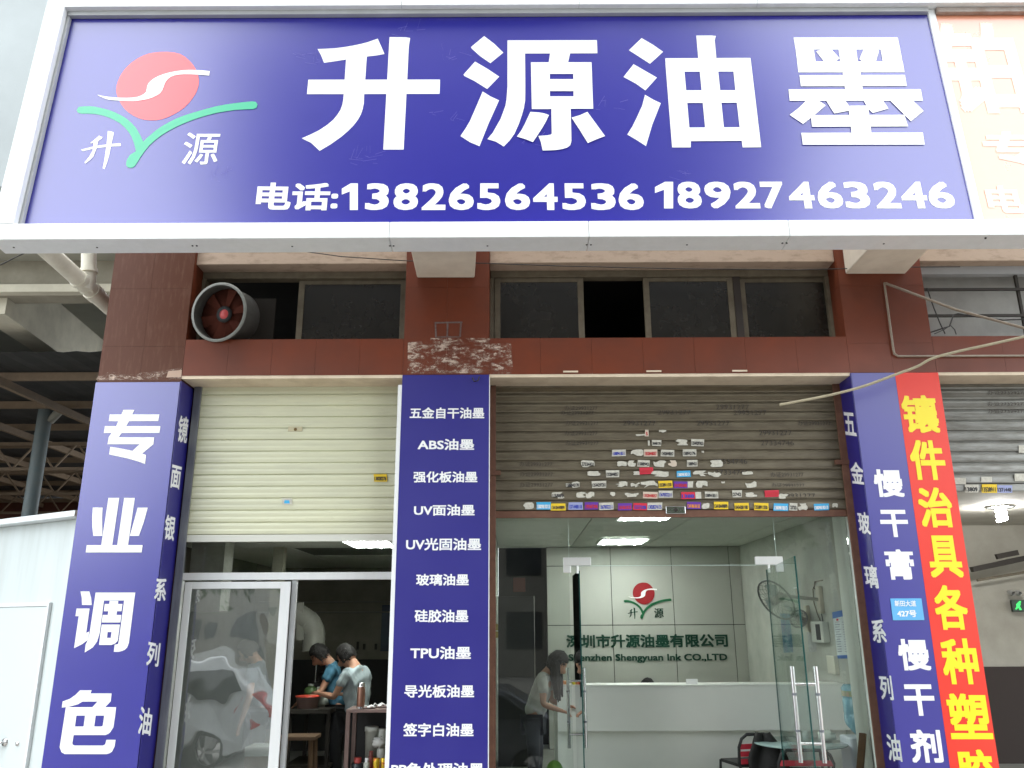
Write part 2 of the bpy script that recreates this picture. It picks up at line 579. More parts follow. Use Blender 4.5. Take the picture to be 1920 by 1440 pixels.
sbox(sxe - .035, sxe + .035, zbF + .0015, ztF - .0015, -.02, .02).build('divider_strip', ALU, s, bevel=.004)
sbox(sx0 + .004, sxe - .04, ztF - .052, ztF - .002, .002, .05).build('clamp_strip', ALUD, s, bevel=.004)
sbox(sx0 + .003, sx0 + .03, zbF + .005, ztF - .06, .002, .045).build('clamp_strip', ALUD, s, bevel=.004)
SO = Pl(SG.at(0, zb0, 0), (1, 0, 0), (0, 1, 0))
sc_src = None
for x, y in ((26, 464), (182, 464), (361, 461), (369, 461), (548, 462), (731, 461), (738, 461), (914, 461), (1100, 459), (1108, 459), (1288, 459), (1467, 456), (1475, 456), (1657, 457), (1848, 447)):
    c = PZ(x, y, s.location.z - .003)
    if sc_src is None:
        sc_src = MB().lathe((0, 0, 0), [(.0, -.005), (.008, -.003), (.009, .006)], 10).build('screw', BLACK, None)
        sc_src.parent = s
        sc_src.location = c - s.location
    else:
        o = link(bpy.data.objects.new('screw', sc_src.data)); o.parent = s; o.location = c - s.location

# the four huge characters
def ch(x0, y0, sc, polys, m=WHITE, pl=SG, par=None, d=.002):
    return flat('character', pl, [zm(x0, y0, sc, p) for p in polys], m, par or s, d)
ch(550, 50, 5.761, [
 [(262,243),(360,240),(450,235),(550,222),(650,205),(730,188),(800,170),(912,131),(950,215),(985,297),(900,312),(795,324),(571,356),(450,375),(332,392),(300,310)],
 [(571,340),(795,320),(765,740),(762,830),(750,890),(730,950),(695,1012),(650,1070),(590,1130),(520,1190),(400,1275),(285,1343),(240,1300),(190,1255),(92,1207),(190,1165),(280,1120),(360,1067),(430,1010),(475,955),(510,900),(530,845),(540,790),(545,730)],
 [(163,575),(1585,573),(1580,728),(148,731)],
 [(1040,115),(1220,117),(1262,125),(1248,220),(1192,1330),(972,1330)]])
ch(850, 50, 5.761, [
 [(333,103),(440,185),(540,282),(400,396),(290,320),(200,240),(190,222)],
 [(235,379),(370,458),(496,542),(366,675),(230,590),(120,535),(110,520)],
 [(317,702),(400,755),(494,798),(430,940),(380,1050),(283,1293),(180,1250),(77,1184),(130,1105),(180,1020),(250,860)],
 [(585,150),(1550,148),(1556,290),(585,293)],
 [(585,280),(774,280),(777,650),(775,800),(762,880),(740,960),(705,1060),(660,1160),(610,1230),(545,1297),(460,1245),(368,1217),(425,1150),(470,1070),(510,1000),(540,920),(562,860),(575,790),(585,650)],
 [(1045,285),(1262,285),(1238,395),(1030,395)],
 [(838,388),(1040,388),(1045,893),(848,893)], [(1294,388),(1492,388),(1510,890),(1300,890)],
 [(1020,388),(1310,388),(1310,514),(1020,514)], [(1020,571),(1310,571),(1310,700),(1020,700)], [(1030,757),(1320,757),(1320,892),(1030,892)],
 [(1058,880),(1267,880),(1275,1240),(1262,1285),(1230,1310),(1180,1326),(1100,1338),(965,1342),(945,1250),(918,1185),(1020,1178),(1055,1170),(1063,1160)],
 [(833,925),(930,932),(985,942),(1032,960),(1000,1030),(960,1100),(860,1252),(780,1220),(687,1192),(735,1125),(770,1060)],
 [(1447,925),(1638,1187),(1550,1220),(1452,1262),(1370,1130),(1277,988),(1370,960)]])
ch(1150, 50, 5.76, [
 [(305,125),(430,198),(537,273),(396,402),(168,256)], [(218,407),(470,552),(346,690),(240,615),(110,545)],
 [(342,738),(430,790),(512,828),(460,960),(420,1060),(352,1291),(250,1225),(150,1167),(205,1080),(250,990),(290,900),(310,860)],
 [(895,98),(1060,98),(1106,103),(1094,150),(1112,350),(917,350)],
 [(560,344),(1480,340),(1497,487),(570,490)], [(562,400),(760,400),(768,490),(820,1093),(835,1240),(835,1307),(634,1307)],
 [(1290,400),(1487,400),(1595,1305),(1395,1307),(1385,1237),(1363,1090),(1317,690),(1296,487)],
 [(932,480),(1131,480),(1193,1095),(990,1095)], [(780,691),(1320,690),(1338,825),(795,828)], [(818,1093),(1368,1090),(1390,1237),(830,1240)]])
ch(1450, 50, 5.761, [
 [(218,118),(1343,118),(1370,248),(240,248)], [(255,377),(1395,375),(1415,493),(270,495)], [(238,240),(436,240),(457,385),(257,385)],
 [(702,240),(892,240),(913,385),(722,385)], [(1156,240),(1366,240),(1395,385),(1181,385)],
 [(460,270),(540,240),(620,240),(715,345),(660,385),(550,385)], [(975,240),(1080,240),(1140,262),(1105,385),(965,385),(928,355)],
 [(745,485),(938,485),(965,690),(775,690)], [(280,528),(1418,525),(1440,645),(295,647)], [(162,682),(1590,680),(1612,803),(175,805)],
 [(355,800),(470,800),(520,822),(562,855),(440,962),(318,1055),(172,957),(270,885)], [(565,800),(770,798),(812,855),(812,912),(655,943)],
 [(970,800),(1180,800),(1240,890),(1070,938),(1020,890)], [(1255,800),(1500,800),(1620,915),(1482,1027),(1380,925)],
 [(805,860),(1000,858),(1022,880),(1055,1155),(842,1155)], [(435,962),(1410,958),(1452,1083),(415,1087),(403,985)], [(298,1153),(1610,1150),(1630,1280),(315,1281)]])
# logo
LG = 5.189
L_SUN = [(950,38),(1020,44),(1080,60),(1130,88),(1170,125),(1208,168),(1235,215),(1255,268),(1262,320),(1258,365),(1245,410),(1225,452),(1200,490),(1165,535),(1120,580),(1068,618),(1010,650),(955,676),(900,695),(845,704),(790,705),(735,700),(680,685),(628,661),(580,630),(540,594),(510,555),(485,512),(468,470),(458,435),(457,400),(463,358),(475,320),(498,268),(530,220),(567,177),(610,140),(663,104),(720,75),(775,55),(830,45),(890,39)]
L_S = [(270,456),(325,469),(380,478),(440,484),(500,487),(560,488),(620,485),(665,478),(700,465),(730,448),(748,430),(755,400),(760,370),(772,345),(790,325),(825,298),(870,275),(920,256),(980,240),(1040,228),(1100,220),(1165,216),(1230,217),(1300,220),(1367,228),(1362,271),(1310,266),(1260,262),(1190,258),(1120,258),(1065,261),(1020,270),(987,284),(960,305),(942,327),(930,350),(918,382),(905,415),(885,442),(860,460),(810,484),(760,500),(700,511),(640,518),(570,519),(500,515),(440,511),(380,505),(310,480)]
L_VL = [(90,575),(140,569),(200,568),(260,574),(310,585),(375,602),(440,625),(500,654),(560,690),(608,733),(650,780),(688,845),(720,915),(700,1010),(650,1015),(640,965),(628,920),(608,868),(580,820),(538,772),(490,730),(436,700),(380,675),(320,657),(260,645),(190,639),(120,640),(85,630),(72,607)]
L_VR = [(720,915),(752,882),(790,850),(843,805),(900,765),(975,722),(1050,685),(1140,652),(1230,625),(1330,596),(1430,570),(1520,553),(1610,540),(1695,530),(1780,522),(1815,527),(1832,550),(1822,585),(1790,597),(1705,600),(1620,605),(1525,618),(1430,635),(1340,658),(1250,685),(1150,722),(1050,765),(975,805),(900,850),(838,898),(780,950),(732,1010),(690,1070),(665,1112),(640,1150),(618,1165),(590,1168),(567,1160),(555,1140),(555,1115),(563,1090),(590,1045),(620,1025),(655,1005)]
L_SH = [[(375,808),(405,812),(432,822),(430,850),(405,958),(390,1040),(370,1110),(345,1180),(325,1170),(340,1100),(358,980),(372,870)], [(115,990),(240,958),(370,938),(500,928),(502,955),(400,960),(260,975),(130,1006)],
        [(205,925),(250,890),(290,855),(325,868),(318,882),(265,915),(215,930)], [(240,900),(285,895),(268,975),(235,1060),(200,1095),(155,1128),(150,1112),(195,1060),(228,1000)]]
def logo(pl, par, fm=None, msun=LRED, mg=GRN, ms=WHITE, mt=WHITE, d=.002, e=0.002):
    k = lambda pts: zm(130, 90, LG, pts)
    flat('logo_sun', pl, [k(L_SUN)], msun, par, d, fmap=fm)
    flat('logo_swoosh', pl, [k(L_S)], ms, par, d + e, fmap=fm)
    flat('logo_leaf', pl, [k(L_VL)], mg, par, d, fmap=fm)
    flat('logo_leaf', pl, [k(L_VR)], mg, par, d + e, fmap=fm)
    flat('logo_character', pl, [k(p) for p in L_SH], mt, par, d, fmap=fm)
    bl, br, tp = (130 + 1085 / LG, 90 + 1135 / LG), (130 + 1435 / LG, 90 + 1135 / LG), 90 + 825 / LG
    if fm:
        q0, q1, q2 = fm(*bl), fm(*br), fm(bl[0], tp)
        text(pl, '源', q0, q1, q2[1], mt, par, .012, d, 'logo_character', ab=True)
    else:
        text(pl, '源', bl, br, tp, mt, par, .008, d, 'logo_character')
logo(SG, s)
text(SG, '电话:', (478, 394), (632, 395), 343, WHITE, s, .028)
for c, x0_, x1_ in zip('1382656453618927463246', (641, 684, 737, 790, 841, 895, 947, 1000, 1055, 1109, 1161, 1228, 1272, 1324, 1379, 1430, 1482, 1536, 1587, 1644, 1694, 1745),
        (671, 728, 783, 835, 888, 938, 994, 1046, 1099, 1155, 1208, 1262, 1317, 1373, 1426, 1473, 1530, 1583, 1634, 1691, 1742, 1793)):
    if c == '1':
        yb_, yt_ = (394, 344) if x0_ < 1220 else (391, 341)
        flat('digit', SG, [[(x0_ + (x1_ - x0_) * fx, yt_ + (yb_ - yt_) * fy) for fx, fy in ((0, .2), (.55, 0), (1, 0), (1, 1), (.5, 1), (.5, .3), (0, .42))]], WHITE, s)
        continue
    text(SG, c, (x0_, 394 if x0_ < 1220 else 391), (x1_, 394 if x0_ < 1220 else 391), 344 if x0_ < 1220 else 341, WHITE, s, .027, name='digit')
# faint scratches in the vinyl
SCR = mat('vinyl_scratch', (.09, .08, .40), .5)
def scr(x, y, n=4, r=26):
    m_ = MB()
    for _ in range(n):
        a, b_ = SG.hit(x + random.uniform(-r, r), y + random.uniform(-r * .4, r * .4))
        t = random.uniform(-.5, .5) + (0 if random.random() < .6 else 1.3)
        l_ = random.uniform(.03, .13)
        du, dv = math.cos(t) * l_, math.sin(t) * l_
        w = random.uniform(.0008, .0018)
        m_.add([SG.at(a, b_, .0012), SG.at(a + du, b_ + dv, .0012), SG.at(a + du - w, b_ + dv + w * 2, .0012), SG.at(a - w, b_ + w * 2, .0012)], [(0, 1, 2, 3)])
    o = m_.build('scratch', SCR, s); o['kind'] = 'stuff'
for x, y in ((690, 288), (680, 300), (575, 108), (570, 112), (850, 105), (760, 58), (830, 215), (1000, 262), (1140, 200), (420, 330), (1060, 130), (1270, 330)):
    scr(x, y, 7)

# neighbour's red signboard, sharing the frame line
s2 = empty('neighbour_signboard', SG.at(sxe + 1.2, zb0, 0), 'red signboard with glare painted into its colour and pale characters next to the blue one', 'signboard')
XE = sxe + 3.2
sbox(sxe + .037, XE, zbF - .08, ztF + .1, -.06, -.028).build('backing_board', ALUD, s2)
def sb2(*a): return sbox(*a)
sb2(sxe + .037, XE, zbF - .05, ztF + .05, -.024, -.002).build('panel', REDS, s2)
jx = SF.hit(1852, 430)[0]
for x0, x1 in ((sxe + .0015, jx - .0015), (jx + .0015, XE)):
    sbox(x0, x1, zb0, zbF, DEP, PRJ).build('bottom_rail', ALU, s2, bevel=.006)
    sbox(x0, x1, ztF, ztF + FW, DEP, PRJ).build('top_rail', ALU, s2, bevel=.006)
sbox(sxe + .04, XE, ztF - .06, ztF - .002, .002, .05).build('clamp_strip', mat('rusty_strip', (.35, .3, .27), .6, (.2, .12, .08), 8, .7), s2, bevel=.004)
text(SG, '铂', (1783, 213), (1938, 213), 42, PALE, s2, .035, .001)
text(SG, '专', (1852, 310), (1960, 310), 246, PALE, s2, .035, .001)
text(SG, '电', (1856, 400), (1925, 400), 348, PALE, s2, .035, .001)

# ================================================================ BANNERS on the pillars
F0 = Pl((0, -.012, 0), (1, 0, 0), (0, 0, 1))
ZBT = ZY(703, 0)
bl_ = empty('pillar_banner', ((xl0 + xl1) / 2, 0, ZBT), 'blue banner wrapped round the pillar with four big white characters, its top bleached by glare', 'banner')
MB().box(xl0 - .008, xl1 + .004, -.012, -.001, -.05, ZBT - .06).build('sheet', BLUE, bl_)
def fch(x0, y0, sc, polys, m=WHITE):
    return flat('character', F0, [zm(x0, y0, sc, p) for p in polys], m, bl_, .002)
fch(170, 750, 9.6, [[(345,260),(1237,260),(1218,378),(327,381)], [(257,471),(1257,471),(1240,592),(238,594)],
 [(592,178),(790,178),(695,381),(640,475),(560,595),(505,672),(1145,672),(1132,798),(930,965),(1000,990),(982,1153),(870,1110),(750,1075),(640,1045),(520,1020),(335,980),(355,845),(450,856),(550,875),(755,915),(885,796),(305,796),(330,670),(375,595),(460,470),(500,380)]])
fch(150, 920, 11.08, [[(268,350),(472,350),(460,560),(467,940),(278,940),(258,760),(255,560)], [(593,150),(817,150),(672,1140),(442,1140)], [(920,150),(1142,150),(1000,1140),(775,1140)],
 [(1200,353),(1410,353),(1330,650),(1227,940),(1037,940),(1120,650)], [(145,1132),(1305,1132),(1285,1283),(122,1283)]])
fch(120, 1090, 9.6, [[(300,182),(458,182),(490,300),(500,425),(327,425),(322,300)], [(230,490),(462,490),(402,928),(455,903),(437,1050),(330,1130),(183,1203),(268,627),(207,627)],
 [(572,202),(1285,202),(1170,1110),(1140,1190),(1100,1230),(1060,1250),(990,1268),(898,1268),(915,1140),(975,1130),(990,1060),(1085,345),(722,345),(645,930),(600,1080),(520,1190),(375,1281),(392,1140),(440,1040),(465,920)],
 [(825,352),(980,352),(975,407),(1055,407),(1037,538),(957,538),(948,605),(1035,605),(1018,740),(683,740),(700,605),(790,605),(800,538),(720,538),(737,407),(818,407)],
 [(683,778),(1008,778),(992,912),(663,912)], [(664,905),(790,905),(776,1025),(648,1025)], [(860,905),(992,905),(975,1040),(845,1025)], [(650,1018),(980,1018),(970,1070),(930,1115),(860,1145),(635,1145)]])
fch(100, 1280, 9.6, [[(482,137),(692,137),(670,193),(1050,193),(1035,335),(930,445),(700,445),(795,340),(530,340),(440,390),(300,430),(155,448),(170,338),(300,290),(400,220)],
 [(228,440),(1132,440),(1115,592),(205,592)], [(575,580),(767,580),(738,795),(547,795)], [(920,580),(1117,580),(1085,800),(1030,890),(990,922),(940,942),(370,942),(392,788),(860,788),(885,780),(895,760)],
 [(208,585),(420,585),(392,788),(370,942),(347,1080),(352,1115),(385,1130),(900,1130),(935,1110),(945,1080),(960,1027),(1125,1027),(1105,1150),(1060,1240),(1015,1270),(960,1285),(210,1285),(150,1250),(118,1160)]])
# side of the left pillar: banner strip and its small lettering
XLS = xl1 + .004
SL = Pl((XLS + .0045, 0, 0), (0, 1, 0), (0, 0, 1))
d0 = PX(358, 735, XLS).y
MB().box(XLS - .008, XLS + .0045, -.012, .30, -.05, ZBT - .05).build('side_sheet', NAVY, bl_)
for c, bx0, bx1, by, ty in (('镜', 331, 349, 832, 777), ('面', 318, 336, 918, 871), ('银', 306, 325, 1015, 965), ('系', 288, 309, 1129, 1083), ('列', 273, 296, 1251, 1204), ('油', 257, 281, 1380, 1328)):
    text(SL, c, (bx0, by - 4), (bx1, by), ty, WHITE, bl_, .022, .002)
# middle pillar banner
bm_ = empty('pillar_banner', ((xm0 + xm1) / 2, 0, ZBT), 'dark blue banner on the middle pillar listing eleven kinds of ink in white', 'banner')
MB().box(xm0 - .001, xm1 + .001, -.012, -.001, -.05, ZBT).build('sheet', mat('vinyl_blue_dark', (.015, .011, .19), .42, (.02, .016, .21), 1.5, .5, ior=1.6, bump=.05, bscale=4), bm_)
MB().box(xm0 - .04, xm0 - .002, -.014, .012, -.05, ZBT - .1).build('edge_strip', ALU, bm_, bevel=.003)
MB().box(xm1 + .0015, xm1 + .009, -.013, .012, -.05, ZBT - .02).build('edge_strip', ALU, bm_)
for t, x0, x1, y1, y0 in (('五金自干油墨', 768, 908, 785, 764), ('ABS油墨', 783, 889, 844, 823), ('强化板油墨', 775, 895, 905, 884), ('UV面油墨', 776, 890, 967, 946), ('UV光固油墨', 761, 902, 1032, 1009),
        ('玻璃油墨', 780, 879, 1098, 1076), ('硅胶油墨', 777, 878, 1167, 1143), ('TPU油墨', 769, 883, 1236, 1212), ('导光板油墨', 758, 889, 1308, 1284), ('签字白油墨', 756, 888, 1381, 1356), ('PP免处理油墨', 733, 907, 1456, 1430)):
    text(F0, t, (x0, y1), (x1, y1), y0, WHITE, bm_, .024)
# right pillar banners
br_ = empty('pillar_banner', ((xr0 + xrm) / 2, 0, ZBT), 'blue banner with white characters stacked down it beside the red banner', 'banner')
MB().box(xr0 - .004, xrm - .001, -.012, -.001, -.05, ZBT).build('sheet', mat('vinyl_blue_violet', (.02, .014, .24), .33, (.026, .02, .26), 1.3, .6, ior=1.75, bump=.08, bscale=3, rvar=False), br_)
XRS = xr0 - .004
SR = Pl((XRS - .0045, 0, 0), (0, -1, 0), (0, 0, 1))
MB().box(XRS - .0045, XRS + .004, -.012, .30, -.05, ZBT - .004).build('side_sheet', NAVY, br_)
for c, bx0, bx1, by, ty in (('五', 1586, 1607, 815, 770), ('金', 1598, 1622, 906, 864), ('玻', 1612, 1634, 1000, 958), ('璃', 1624, 1649, 1101, 1058), ('系', 1638, 1664, 1204, 1161), ('列', 1653, 1677, 1311, 1267), ('油', 1667, 1693, 1426, 1378)):
    text(SR, c, (bx0, by), (bx1, by + 3), ty, WHITE, br_, .022, .002)
for c, bx0, bx1, by, ty in (('慢', 1642, 1697, 932, 880), ('干', 1654, 1706, 1007, 956), ('膏', 1664, 1718, 1087, 1030), ('慢', 1688, 1747, 1257, 1198), ('干', 1699, 1756, 1342, 1283), ('剂', 1711, 1770, 1430, 1368)):
    text(F0, c, (bx0, by), (bx1, by), ty, WHITE, br_, .03)
rb = empty('pillar_banner', ((xrm + xr1) / 2, 0, ZBT), 'red banner with large yellow characters on the end pillar', 'banner')
MB().box(xrm, xr1 + .004, -.014, -.001, -.05, ZBT).build('sheet', RED, rb)
F1 = Pl((0, -.014, 0), (1, 0, 0), (0, 0, 1))
for c, bx0, bx1, by, ty in (('镶', 1697, 1764, 812, 741), ('件', 1712, 1777, 900, 825), ('治', 1728, 1791, 989, 914), ('具', 1746, 1808, 1083, 1004), ('各', 1758, 1820, 1181, 1097), ('种', 1772, 1840, 1283, 1197), ('塑', 1784, 1863, 1386, 1300), ('胶', 1801, 1871, 1490, 1405)):
    text(F1, c, (bx0, by), (bx1, by), ty, YEL, rb, .03)
hp = empty('house_number_plate', P(1700, 1142, -.016), 'small light blue street number plate stuck on the blue banner', 'plate')
a0, b0 = F0.hit(1674, 1163); a1, b1 = F0.hit(1727, 1122)
MB().box(a0, a1, -.0195, -.0125, b0, b1).build('plate', mat('plate_blue', (.12, .42, .75), .4), hp, bevel=.001)
F2 = Pl((0, -.0195, 0), (1, 0, 0), (0, 0, 1))
text(F2, '新田大道', (1678, 1137), (1718, 1137), 1126, WHITE, hp, .02, .001)
text(F2, '427号', (1683, 1157), (1719, 1157), 1144, WHITE, hp, .03, .001)

# ================================================================ UPPER WINDOWS
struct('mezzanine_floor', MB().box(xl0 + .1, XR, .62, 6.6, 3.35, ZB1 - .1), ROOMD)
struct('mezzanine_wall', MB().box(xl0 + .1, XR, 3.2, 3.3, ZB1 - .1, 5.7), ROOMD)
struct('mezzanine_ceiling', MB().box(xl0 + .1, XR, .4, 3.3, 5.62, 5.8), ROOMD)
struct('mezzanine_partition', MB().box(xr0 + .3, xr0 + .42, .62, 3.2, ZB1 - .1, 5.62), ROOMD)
YW = .26
def window(name, label, x0, x1, sashes, mulls):
    w = empty(name, ((x0 + x1) / 2, YW, ZB1), label, 'window')
    zt = ZL
    MB().box(x0 + .005, x1 - .005, YW - .02, YW + .1, zt - .075, zt - .002).build('top_rail', OLIVE, w, bevel=.004)
    MB().box(x0 + .005, x1 - .005, YW - .02, YW + .1, ZB1 + .0, ZB1 + .02).build('sill', OLIVE, w)
    MB().box(x0 + .002, x0 + .04, YW - .015, YW + .1, ZB1 + .02, zt - .077).build('jamb', OLIVE, w)
    MB().box(x1 - .04, x1 - .002, YW - .015, YW + .1, ZB1 + .02, zt - .077).build('jamb', OLIVE, w)
    for a, c, y in sashes:
        z0, z1 = ZB1 + .022, zt - .078
        t = .062
        fr = MB()
        fr.box(a, a + t, y, y + .03, z0, z1).box(c - t, c, y, y + .03, z0, z1)
        fr.box(a + t, c - t, y + .001, y + .029, z0, z0 + t).box(a + t, c - t, y + .001, y + .029, z1 - t * .7, z1)
        f = fr.build('sash', OLIVE, w, bevel=.003)
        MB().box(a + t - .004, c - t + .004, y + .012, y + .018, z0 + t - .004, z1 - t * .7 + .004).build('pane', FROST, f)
    for a, c in mulls:
        MB().box(a, c, YW - .01, YW + .07, ZB1 + .02, zt - .077).build('mullion', mat('dark_mullion', (.03, .022, .018), .6), w)
    return w
X_ = lambda px, py=575: XY(px, py, YW)
window('high_window', 'high window over the cream shutter with a fan duct in its open half', xl1, xm0, [(X_(556), xm0 - .03, YW + .035)], [])
window('high_window', 'wide high window with three dark sashes and a black gap', xm1, xr0, [(X_(927), X_(1095), YW), (X_(1208), X_(1378), YW), (X_(1391), X_(1566), YW + .035)], [(X_(1378), X_(1391))])
# barred opening at the end
wb = empty('barred_opening', (xr1 + 1.2, .2, ZB1), 'high opening with thin dark bars and a pale grey wall behind it', 'window')
struct('mezzanine_backing', MB().box(xr1 - .2, XR, .55, .65, ZB1 - .1, 5.9), mat('pale_grey_wall', (.6, .61, .58), .8, (.3, .3, .29), 3, .5))
for yy in (543, 592):
    z = ZY(yy, .2, 1800)
    MB().box(xr1 + .002, XR, .19, .21, z - .014, z + .014).build('bar', DARK, wb)
for px in (1912, 2150):
    x = XY(px, 560, .22)
    MB().box(x - .014, x + .014, .212, .24, ZB1, ZL + .001).build('bar', DARK, wb)
MB().box(xr1 + .002, XR, .18, .26, ZL - .09, ZL - .002).build('top_rail', ALUD, wb)

# exhaust fan duct poking out of the window
cf = P(410, 585, -.07)
axf = Vector((-.22, -.95, -.12)).normalized()
fan = empty('exhaust_fan', cf, 'round metal exhaust fan duct with a rusty red rotor in the open window', 'fan')
rf = 53 / F * (P(409, 587, 0) - CAM).length
M_DUCT = mat('duct_metal', (.12, .12, .11), .5, (.1, .09, .08), 8, .7, metal=.3)
MB().lathe(cf, [(rf * .91, .002), (rf, 0.0), (rf, -.012), (rf * .93, -.02), (rf * .93, -.3), (rf * .90, -.3), (rf * .91, .002)], 40, axf).build('duct', M_DUCT, fan)
MB().lathe(cf, [(rf * .92, .004), (rf * 1.0, .004), (rf * 1.01, -.006), (rf * .99, -.018)], 40, axf).build('rim', mat('duct_rim', (.24, .25, .23), .5, (.15, .15, .13), 12, .6), fan)
M_ROT = mat('rotor_red', (.09, .025, .016), .95, (.06, .02, .014), 6, .7, spec=.1)
MB().lathe(cf - axf * .13, [(.0, 0), (rf * .9, 0), (rf * .9, -.004), (0, -.004)], 30, axf).build('rotor_plate', M_ROT, fan)
MB().lathe(cf - axf * .095, [(.05, .004), (.085, .0), (.085, -.01)], 24, axf).build('hub_ring', BLACK, fan)
MB().lathe(cf - axf * .1, [(0, .008), (.058, .006), (.062, .0), (.062, -.05), (.0, -.05)], 20, axf).build('hub', mat('hub_red', (.5, .05, .05), .5), fan)
u_ = axf.cross(Vector((0, 0, 1))).normalized(); v_ = axf.cross(u_)
for k in range(6):
    t0 = k / 6 * 2 * math.pi
    vs = []
    for r_ in (.05, .265):
        for j in range(4):
            t = t0 + j / 3 * 1.12
            vs.append(cf - axf * (.11 + .05 * j / 3) + (u_ * math.cos(t) + v_ * math.sin(t)) * r_ * rf / .3)
    MB().add(vs, [(0, 1, 5, 4), (1, 2, 6, 5), (2, 3, 7, 6)], True).build('blade', M_ROT, fan)
MB().box(cf.x - .3, cf.x + .42, .40, .42, ZB1 + .02, ZB1 + .6).build('mounting_board', DARK, fan)

# ================================================================ SHUTTERS
def slat_mesh(x0, x1, h, kind):
    if kind == 'c':
        pr = [(0, 0), (-.013, .05), (-.016, .28), (-.013, .42), (-.0125, .47), (-.0145, .54), (-.016, .72), (-.012, .92), (0, .97), (0, 1)]
    else:
        pr = [(0, 0), (-.016, .07), (-.02, .2), (-.013, .4), (-.006, .7), (-.009, .86), (-.002, .93), (0, 1)]
    m_ = MB()
    vs = []
    for y, z in pr:
        vs += [(x0, y, z * h), (x1, y, z * h)]
    m_.add(vs, [(2 * i, 2 * i + 1, 2 * i + 3, 2 * i + 2) for i in range(len(pr) - 1)], False)
    m_.add([(x0, .012, 0), (x1, .012, 0), (x1, .012, h), (x0, .012, h)], [(0, 3, 2, 1)])
    return m_
def shutter(label, x0, x1, pxz, n, m, kind, railm, barm, by0, by1, rl=True, rr=True):
    zt, zb = ZB0 - .03, ZY(pxz, YS)
    r = empty('roller_shutter', ((x0 + x1) / 2, YS, zb), label, 'shutter')
    h = (ZY(by0, YS) - zb) / n
    src = slat_mesh(x0 - (x0 + x1) / 2, x1 - (x0 + x1) / 2, h, kind)
    so2 = src.build('slat', m)
    so2.parent = r
    so2.location = (0, 0, 0)
    for k in range(1, n + 1):
        o = link(bpy.data.objects.new('slat', so2.data)); o.parent = r
        o.location = (0, random.uniform(-.0015, .0015), k * h)
    MB().box(x0, x1, YS - .012, YS + .02, zb - .07, zb - .002).build('bottom_bar', barm, r, bevel=.004)
    for f_, a, c in ((rl, x0 - .062, x0 + .012), (rr, x1 - .012, x1 + .062)):
        if f_:
            MB().box(a, c, YS - .045, YS - .022, -.02, ZB0 - .032).build('guide_rail', railm, r, bevel=.003)
            MB().box(a if a < x0 else c - .02, a + .02 if a < x0 else c, YS - .02, YS + .05, -.02, ZB0 - .032).build('guide_rail', railm, r)
    return r, h, zb
XA0, XA1 = xl1 + .09, xm0 - .05
shA, hA, zA = shutter('cream roller shutter pulled half down over the workshop door', XA0, XA1, 1000, 12, SHUTC, 'c', GALV, mat('bar_cream', (.62, .62, .55), .4), 738, 0)
XB0, XB1 = xm1 + .05, xr0 - .065
shB, hB, zB = shutter('grey brown galvanised roller shutter plastered with phone number stickers', XB0, XB1, 958, 13, SHUTG, 'g', RUST, RUST, 722, 0)
XC0, XC1 = xr1 + .03, XR - .1
shC, hC, zC = shutter('silver grey roller shutter past the red banner, over a bare lit room', XC0, XC1, 912, 10, SHUTS, 'g', RUST, SHUTS, 716, 0, rl=False)
MB().box(XY(541, 804, YS) - 0, XY(568, 804, YS), YS - .022, YS - .012, ZY(808, YS), ZY(799, YS)).build('lock_plate', mat('brass', (.5, .45, .3), .4, metal=.5), shA, bevel=.002)
MB().lathe((XY(555, 804, YS), YS - .022, ZY(804, YS)), [(0, .006), (.014, .006), (.016, 0)], 14, (0, -1, 0)).build('lock_knob', mat('brass_dark', (.2, .14, .06), .4, metal=.8), shA)
x0, x1 = XY(1247, 948, YS), XY(1284, 948, YS)
MB().box(x0, x1, YS - .027, YS - .012, zB - .04, zB + .035).build('lock_plate', STEEL, shB, bevel=.006)
MB().lathe(((x0 + x1) / 2, YS - .027, zB), [(0, .01), (.017, .01), (.02, 0)], 14, (0, -1, 0)).build('lock_knob', DARK, shB)
for px, py in ((926, 888), (1576, 871)):
    MB().box(XY(px, py, YS) - .07, XY(px, py, YS) + .07, YS - .06, YS - .03, ZY(py, YS) - .022, ZY(py, YS) + .022).build('latch_bar', RUST, shB)
